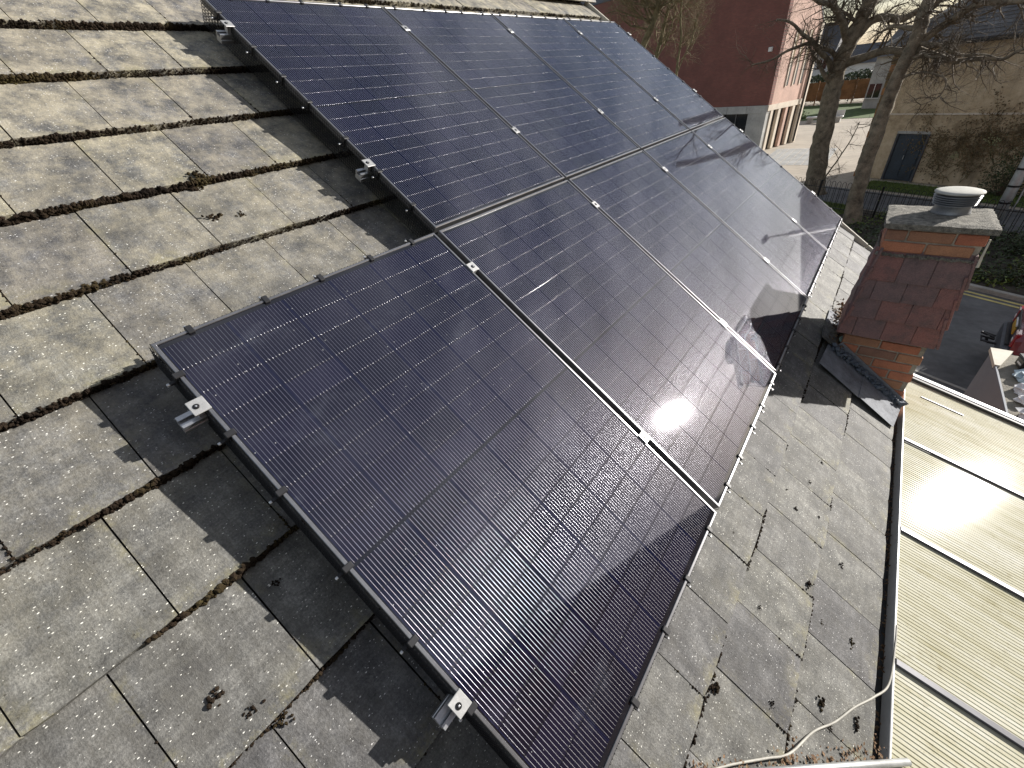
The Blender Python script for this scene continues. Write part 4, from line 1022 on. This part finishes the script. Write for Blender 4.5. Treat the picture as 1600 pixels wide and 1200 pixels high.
def tree(name, label, trunk, r0, r1, limbs, seed, matt='bark', twl=1.2, extra=0, dens=1.0, twm='twig'):
    rng = random.Random(seed); b_ = trunk[0]
    t = empty(name, (b_[0], b_[1], GZ)); o0 = Vector((b_[0], b_[1], GZ)); tag(t, label, 'tree', 'bare trees behind the roof')
    tm = MB(); pts = wobble(trunk, rng, 0.06, 6); n = len(pts)
    rs = [r0+(r1-r0)*(k/(n-1))**0.8 + (r0*0.35*max(0, 1-k/3.0)) for k in range(n)]
    tm.tube(pts, rs, 16)
    tm.v = [tuple(Vector(p) + Vector((noise.noise(Vector(p)*5), noise.noise(Vector(p)*5+Vector((5, 0, 0))), 0))*r0*0.16) for p in tm.v]
    tr = tm.build('trunk', matt, t, True, -o0)
    lm = MB(); tw = MB()
    for pl_, ra, rb_ in limbs:
        q = wobble(pl_, rng, 0.09); n = len(q); rr = [ra+(rb_-ra)*k/(n-1) for k in range(n)]
        lm.tube(q, rr, 9)
        for k in range(3, n):
            for _ in range(2 if rng.random() < 0.6*dens else 1):
                if rng.random() < 0.75*dens:
                    tt = (q[k]-q[k-1]).normalized(); side = Matrix.Rotation(rng.uniform(0, 6.28), 3, tt) @ tt.orthogonal().normalized()
                    grow(tw, q[k].copy(), (tt*0.5+side).normalized(), twl*rng.uniform(0.5, 1.2), max(0.014, rr[k]*0.33), 2, rng, 0.25, 0.04)
    for k in range(extra):                 # crown above the frame
        h = rng.uniform(0.40 if matt == 'bark_green' else 0.55, 1.0); p = pts[int(h*(len(pts)-1))]
        grow(tw, p.copy(), Vector((rng.gauss(0, 1), rng.gauss(0, 1), 0.8)).normalized(), twl*rng.uniform(1.4, 2.4), r1*0.5, 3, rng, 0.2, 0.05)
    if lm.v: lm.build('limbs', matt, t, True, -o0)
    if tw.v: tw.build('twigs', twm, t, False, -o0)
    return t
T1 = [[[-0.48, 25.08, -5.2], [-0.67, 25.06, -3.66], [-0.8, 25.05, -2.1], [-0.89, 25.05, -0.66], [-0.78, 25.06, 0.43], [-0.59, 25.07, 1.42], [-0.41, 25.08, 2.35], [-0.37, 25.09, 3.6], [-0.3, 25.1, 5.6], [-0.5, 25.1, 7.6]],
 [[-0.74, 25.06, 0.53], [-1.07, 24.53, 1.28], [-1.31, 24.0, 1.69], [-1.76, 23.44, 2.02], [-2.19, 22.87, 2.33], [-2.6, 22.3, 2.9]],
 [[-0.62, 25.09, 0.0], [0.31, 24.63, 0.27], [1.12, 24.15, 0.26], [1.77, 23.65, 0.01], [2.25, 23.14, 0.11]],
 [[-0.56, 25.08, 0.95], [-0.07, 25.11, 1.39], [0.77, 24.64, 1.26], [1.35, 24.65, 1.47], [1.85, 24.65, 1.78], [2.6, 24.6, 2.3]],
 [[-1.02, 25.03, -0.2], [-1.4, 24.49, 0.29], [-2.0, 23.41, 0.95], [-2.59, 22.81, 1.45], [-3.09, 22.21, 1.7]],
 [[-1.05, 25.01, 0.30], [-1.79, 23.94, 0.76], [-2.39, 23.35, 0.79], [-3.02, 22.73, 0.49], [-3.69, 22.08, 0.37]],
 [[-0.95, 25.03, -0.75], [-1.39, 24.49, -0.15], [-1.74, 24.45, 0.33], [-2.02, 23.4, 0.79]],
 [[-0.45, 25.08, -4.77], [0.0, 24.61, -3.9], [0.35, 24.13, -2.89], [0.56, 23.64, -2.01]]]
T2 = [[[1.43, 20.15, -5.15], [1.3, 20.15, -3.64], [1.26, 20.15, -2.47], [1.27, 20.15, -1.22], [1.33, 20.15, -0.25], [1.43, 20.15, 0.48], [1.42, 20.15, 1.18], [1.41, 20.15, 1.9], [1.34, 20.15, 2.8], [1.4, 20.2, 4.5], [1.2, 20.2, 6.4]],
 [[1.50, 20.15, 0.34], [1.95, 20.15, 0.73], [2.25, 19.64, 1.01], [2.69, 19.12, 1.16], [3.39, 18.57, 1.12], [3.76, 18.02, 1.13]],
 [[1.36, 20.15, 0.30], [2.03, 20.15, 0.09], [2.53, 19.63, -0.11], [3.06, 19.1, -0.11], [3.52, 18.55, -0.09], [3.91, 17.5, 0.12]],
 [[1.44, 20.15, 0.39], [2.09, 19.85, 0.32], [2.61, 19.42, 0.04], [2.88, 19.11, 0.02], [3.39, 18.56, -0.07]],
 [[1.36, 20.15, -0.10], [1.73, 19.95, 0.16], [1.95, 19.65, 0.08], [2.41, 19.43, 0.02]],
 [[1.38, 20.15, 0.80], [0.78, 20.64, 0.97], [0.3, 21.12, 0.84]],
 [[1.33, 20.15, -0.55], [1.87, 19.65, -0.31], [2.47, 19.23, -0.56], [2.54, 19.13, -0.96], [2.18, 19.24, -1.2]]]
S1 = [[[-8.1, 20.6, -5.1], [-8.05, 20.65, -2.0], [-7.99, 20.7, 0.95], [-7.59, 20.86, 2.09], [-7.42, 20.93, 2.87], [-7.33, 20.97, 3.81], [-7.2, 21, 5.5]],
 [[-7.75, 21.3, -5.1], [-7.7, 21.35, -2.0], [-7.59, 21.4, 0.54], [-7.39, 21.48, 1.86], [-7.23, 21.54, 2.67], [-6.94, 21.65, 3.6], [-6.7, 21.7, 5.0]],
 [[-6.5, 21.27, -5.1], [-6.52, 21.27, -2.0], [-6.52, 21.27, -0.01], [-6.5, 21.28, 1.32], [-6.56, 21.26, 2.36], [-6.63, 21.23, 3.52], [-6.6, 21.2, 5.0]]]
tree('plane_tree', 'thick grey-brown tree trunk with low limbs, left of the beige building', T1[0], 0.43, 0.15, [(T1[1], 0.15, 0.05), (T1[2], 0.17, 0.06), (T1[3], 0.17, 0.05), (T1[4], 0.12, 0.03), (T1[5], 0.09, 0.025), (T1[6], 0.10, 0.03), (T1[7], 0.04, 0.012)], 11, 'bark', 1.05, 8, 0.95)
tree('lime_tree', 'slimmer leaning tree in front of the beige building by the railing', T2[0], 0.27, 0.12, [(T2[1], 0.12, 0.06), (T2[2], 0.10, 0.03), (T2[3], 0.06, 0.02), (T2[4], 0.06, 0.02), (T2[5], 0.08, 0.03), (T2[6], 0.035, 0.012)], 12, 'bark', 0.9, 7, 0.95)
tree('ash_tree', 'ivy-clad bare tree against the red brick wall, nearest the panels', S1[0], 0.17, 0.09, [([(-7.99, 20.7, 0.6), (-8.4, 20.4, 1.6), (-8.9, 20.2, 2.2), (-9.3, 20.0, 1.9)], 0.05, 0.02), ([(-7.6, 20.85, 2.0), (-8.0, 20.7, 2.8), (-8.3, 20.5, 3.4)], 0.05, 0.02)], 13, 'bark_green', 0.9, 26, 1.3, 'twig_pale')
tree('ash_tree', 'thin bare tree with two stems close to the ivy-clad tree', S1[1], 0.11, 0.05, [([(-7.5, 21.4, 0.9), (-7.1, 21.5, 1.7), (-6.9, 21.6, 2.7)], 0.04, 0.02)], 14, 'bark_green', 0.8, 22, 1.3, 'twig_pale')
tree('ash_tree', 'slender bare sapling on the right of the trees by the red wall', S1[2], 0.07, 0.03, [([(-6.5, 21.27, 0.4), (-6.1, 21.2, 1.2), (-5.9, 21.1, 2.0)], 0.03, 0.012)], 15, 'bark_green', 0.7, 18, 1.3, 'twig_pale')

# ------------------------------------------------------------------ shrubs, grass, hedge
def shrub(name, label, c, s_, n, mat, seed, leafs=(0.05, 0.11), group=None, cat='shrub'):
    g_ = random.Random(seed); t = empty(name, tuple(c)); tag(t, label, cat, group)
    st, lv = MB(), MB(); clumps = []
    for k in range(max(8, n//60)):
        d = Vector((g_.gauss(0, 1), g_.gauss(0, 1), abs(g_.gauss(0, 0.8))+0.1)).normalized()*g_.uniform(0.45, 1.0)
        clumps.append((Vector((d.x*s_[0], d.y*s_[1], d.z*s_[2])), g_.uniform(0.16, 0.34)))
    for q, r in clumps: st.tube([Vector((q.x*0.08, q.y*0.08, 0)), q*0.55+Vector((g_.gauss(0, .05), g_.gauss(0, .05), 0.05)), q], [0.018, 0.012, 0.005], 4, False)
    for k in range(n):
        q, r = g_.choice(clumps); d = Vector((g_.gauss(0, 1), g_.gauss(0, 1), g_.gauss(0, 1)))*r*0.55
        p = q+Vector((d.x*s_[0], d.y*s_[1], d.z*s_[2])); p.z = max(p.z, 0.02); leaf(lv, p, g_.uniform(*leafs), g_, Vector((0, 0, 1)), 0.8)
    st.build('stems', 'twig', t); lv.build('foliage', mat, t); return t
SG = 'shrubs in the bed behind the chimney'
shrub('garden_shrub', 'dark evergreen shrub nearest the railing in the bed', ST2(K0, -2.2, 4.2, GZ), (0.9, 0.8, 0.8), 1500, 'leaf_dark', 31, group=SG)
shrub('garden_shrub', 'yellow-green sunlit shrub right of the chimney cap', ST2(K0, 0.9, 2.6, GZ), (0.9, 0.7, 0.8), 1500, 'leaf_bright', 32, group=SG)
shrub('garden_shrub', 'dark shrub behind the chimney beside the lamp post', ST2(K0, 0.1, 3.9, GZ), (1.0, 0.9, 1.0), 1600, 'leaf_dark', 33, group=SG)
shrub('garden_shrub', 'dark shrub at the right edge of the picture below the lamp post', ST2(K0, 1.9, 4.0, GZ), (1.0, 0.9, 1.3), 1700, 'leaf_dark', 34, group=SG)
shrub('garden_shrub', 'low dark shrub close behind the double yellow lines', ST2(K0, 0.4, 1.1, GZ), (0.9, 0.5, 0.45), 1200, 'leaf_dark', 35, group=SG)
shrub('garden_shrub', 'low shrub at the kerb near the right edge', ST2(K0, 1.9, 1.3, GZ), (0.9, 0.6, 0.5), 1200, 'leaf_dark', 36, group=SG)
shrub('garden_shrub', 'small yellow-green plant at the foot of the slim tree', ST2(F0, 0.6, -1.3, GZ), (0.8, 0.5, 0.35), 900, 'leaf_bright', 37, group=SG)
shrub('garden_shrub', 'mottled dark ground plant between railing and chimney', ST2(F0, 1.4, -2.6, GZ), (1.0, 0.8, 0.4), 1200, 'leaf_dark', 38, group=SG)
shrub('ivy_bush', 'dark ivy bush against the beige wall at the right edge', ST2(B0, 6.3, -0.9, GZ), (1.0, 0.7, 2.5), 2400, 'leaf_dark', 39)
shrub('garden_shrub', 'tall dark evergreen behind the lamp post', ST2(K0, 3.6, 4.8, GZ), (1.2, 1.0, 2.2), 2400, 'leaf_dark', 40, group=SG)
shrub('round_bush', 'bright green bush beside the far orange fence', (-8.0, 60.0, GZ), (2.2, 1.6, 1.3), 1500, 'leaf_bright', 41, (0.14, 0.30))
gr = MB(); gg = random.Random(4)
def blade(p, h):
    a = gg.uniform(0, 6.28); w = h*0.09; d = Vector((math.cos(a), math.sin(a), 0)); b = Vector((-d.y, d.x, 0))*gg.uniform(0.1, 0.5)*h
    gr.add([p-d*w, p+d*w, p+b+Vector((0, 0, h))], [(0, 1, 2)])
for k in range(9000): blade(ST2(F0, gg.uniform(-3, 0.9), gg.uniform(-2.1, 1.2), GZ+0.055), gg.uniform(0.04, 0.13))
for k in range(6000): blade(ST2(B0, gg.uniform(1.3, 9), gg.uniform(-2.2, -0.5), GZ+0.004), gg.uniform(0.04, 0.12))
tag(gr.build('grass', 'leaf_bright'), 'short green grass on the verges by the railing', 'grass', kind='stuff')
gc = MB(); gcb = MB(); gg = random.Random(16)
for k in range(9000):
    a = gg.uniform(-5, 6); b = gg.uniform(0.25, 5.4)
    m_ = gcb if noise.noise(Vector((a*0.9, b*0.9, 3.0))) > 0.16 else gc
    leaf(m_, ST2(K0, a, b, GZ+0.05+abs(gg.gauss(0, 0.12))*(1.2+noise.noise(Vector((a*0.6, b*0.6, 0))))), gg.uniform(0.05, 0.14), gg, Vector((0, 0, 1)), 0.7)
tag(gc.build('ground_cover', 'leaf_dark'), 'dark low ground cover in the planting bed', 'ground cover', kind='stuff')
tag(gcb.build('ground_cover', 'leaf_bright'), 'yellow-green low ground cover in the planting bed', 'ground cover', kind='stuff')
hd = MB(); gg = random.Random(6)
for k in range(7000):
    x = gg.uniform(-17, 4); z = GZ+3.9*math.sqrt(gg.random())*(0.8+0.2*noise.noise(Vector((x*0.5, 0, 0))))
    leaf(hd, Vector((x, 78+gg.gauss(0, 0.8), z)), gg.uniform(0.2, 0.45), gg, Vector((0, -0.6, 0.7)), 0.7)
tag(hd.build('hedge', 'leaf_dark'), 'long dark green hedge behind the orange fence', 'hedge')

# ------------------------------------------------------------------ far things across the square
of = empty('orange_fence', (-6.0, 75.0, GZ)); tag(of, 'orange-brown timber fence at the far side of the square', 'fence')
fp = MB().cbox((-0.90, -0.05, 0.45), (0.90, 0.05, 2.45), 0.02).mesh('fence_panel', 'orange_fence'); fq = MB().box((-0.07, -0.08, 0.0), (0.07, 0.08, 2.6)).mesh('fence_post', 'orange_fence')
for k in range(12): link('fence_panel', fp, of, (-9.9+1.98*k, 0, 0)); link('fence_post', fq, of, (-10.9+1.98*k, 0, 0))
bn = empty('stone_bench', (-3.6, 55.0, GZ), (0, 0, rad(-4))); tag(bn, 'long white stone bench on the square beyond the thick trunk', 'bench')
MB().cbox((-1.5, -0.3, 0.38), (1.5, 0.3, 0.52), 0.03).build('seat', 'white_wall', bn)
for x in (-1.15, 1.15): MB().cbox((x-0.2, -0.25, 0), (x+0.2, 0.25, 0.379), 0.02).build('plinth', 'stone_grey', bn)
MB().cbox((0.5, 0.18, 0.521), (1.5, 0.28, 0.95), 0.02).build('backrest', 'white_wall', bn)
def far_house(loc, w, d, h, rh, label, rz=0, mat='white_wall', roofm='dark_roof', chimney=True, win=3):
    t = empty('distant_house', loc, (0, 0, rz)); tag(t, label, 'house', 'houses far beyond the square')
    MB().box((-w/2, 0, 0), (w/2, d, h)).build('wall', mat, t)
    r = MB().prism([(-w/2-0.3, -0.4, h), (-w/2-0.3, d/2, h+rh), (-w/2-0.3, d+0.4, h)], (w+0.6, 0, 0)).build('roof', roofm, t); fixnormals(r.data)
    if chimney: MB().cbox((w*0.25, d/2-0.4, h+rh-0.8), (w*0.25+0.7, d/2+0.3, h+rh+1.1), 0.05).build('chimney_stack', 'house_brick', r)
    for k in range(win):
        x = -w/2 + w*(k+0.5)/win
        for z in (1.0, 3.4):
            if z+1.2 < h:
                f = MB().box((x-0.6, -0.05, z), (x+0.6, 0.05, z+1.25)).build('window', 'dark_glass', t)
                MB().box((x-0.03, -0.08, z), (x+0.03, -0.052, z+1.25)).build('glazing_bar', 'white_pvc', f)
                MB().box((x-0.7, -0.12, z-0.1), (x+0.7, -0.052, z-0.01)).build('sill', 'white_pvc', f)
far_house((-3.4, 92, GZ), 9, 7, 3.7, 2.3, 'white house with dark roof seen between the two near trunks', rad(4))
far_house((-11.4, 94, GZ), 6, 7, 5.0, 4.2, 'dark-roofed house behind the thick trunk, beside the red building', rad(-6), 'white_wall', 'dark_roof')
far_house((0.6, 66, GZ), 4.6, 6, 4.6, 2.4, 'grey-roofed house just over the corner of the beige building', PHI, 'stone_grey', 'roof_slate')
far_house((-26.0, 110, GZ), 16, 9, 6.0, 5.0, 'pale house far behind the red brick building', rad(8), 'white_wall', 'roof_slate')
for k in range(10):
    pass
# neighbouring gabled house beside us, outside the view but mirrored in the nearest panel
nbp = Vector((8.7, -2.0, GZ)); nb = empty('neighbour_house', tuple(nbp)); tag(nb, 'dark gabled neighbouring house mirrored in the nearest panel', 'house')
pk = 6.5-GZ; sl_ = 0.50
w_ = MB().prism([(0, -9, 0), (0, 9, 0), (0, 9, pk-9*sl_-0.1), (0, 0, pk-0.1), (0, -9, pk-9*sl_-0.1)], (9, 0, 0)).build('wall', 'house_brick', nb); fixnormals(w_.data)
for s_ in (-1, 1):
    r_ = MB().prism([(-0.3, 0, pk), (-0.3, s_*9.4, pk-9.4*sl_), (-0.3, s_*9.4, pk-9.4*sl_-0.15), (-0.3, 0, pk-0.15)], (9.6, 0, 0)).build('roof', 'dark_roof', nb); fixnormals(r_.data)
for y in (-4.0, 0.0, 4.0):
    f = MB().box((-0.03, y-0.6, 3.2), (0.02, y+0.6, 4.5)).build('window', 'dark_glass', nb); MB().box((-0.07, y-0.03, 3.2), (-0.032, y+0.03, 4.5)).build('glazing_bar', 'white_pvc', f)

# ------------------------------------------------------------------ lamp post with wire
lp = empty('lamp_post', (5.4, 20.6, GZ)); tag(lp, 'grey banded lamp post with a thin stay at the right edge', 'lamp post')
MB().tube([(0, 0, 0), (0, 0, 1.2), (0, 0, 7.5)], [0.16, 0.15, 0.10], 14).build('pole', 'galvanised', lp, True)
for k in range(9): MB().lathe((0, 0, 0), [(0.158, -0.03), (0.158, 0.03)], 16).build('band', 'iron_black', lp, False, (0, 0, 0.85+0.52*k))
MB().tube([(0.26, -0.1, 0), (0.24, -0.1, 4), (0.2, -0.05, 6.8)], 0.022, 6).build('stay', 'galvanised', lp)
MB().tube([(0, 0, 7.5), (-0.1, -0.3, 7.9), (-0.3, -1.2, 8.1)], [0.05, 0.04, 0.04], 8).build('arm', 'galvanised', lp)
MB().cbox((-0.45, -1.75, 8.02), (-0.2, -1.15, 8.16), 0.03).build('lantern', 'galvanised', lp)
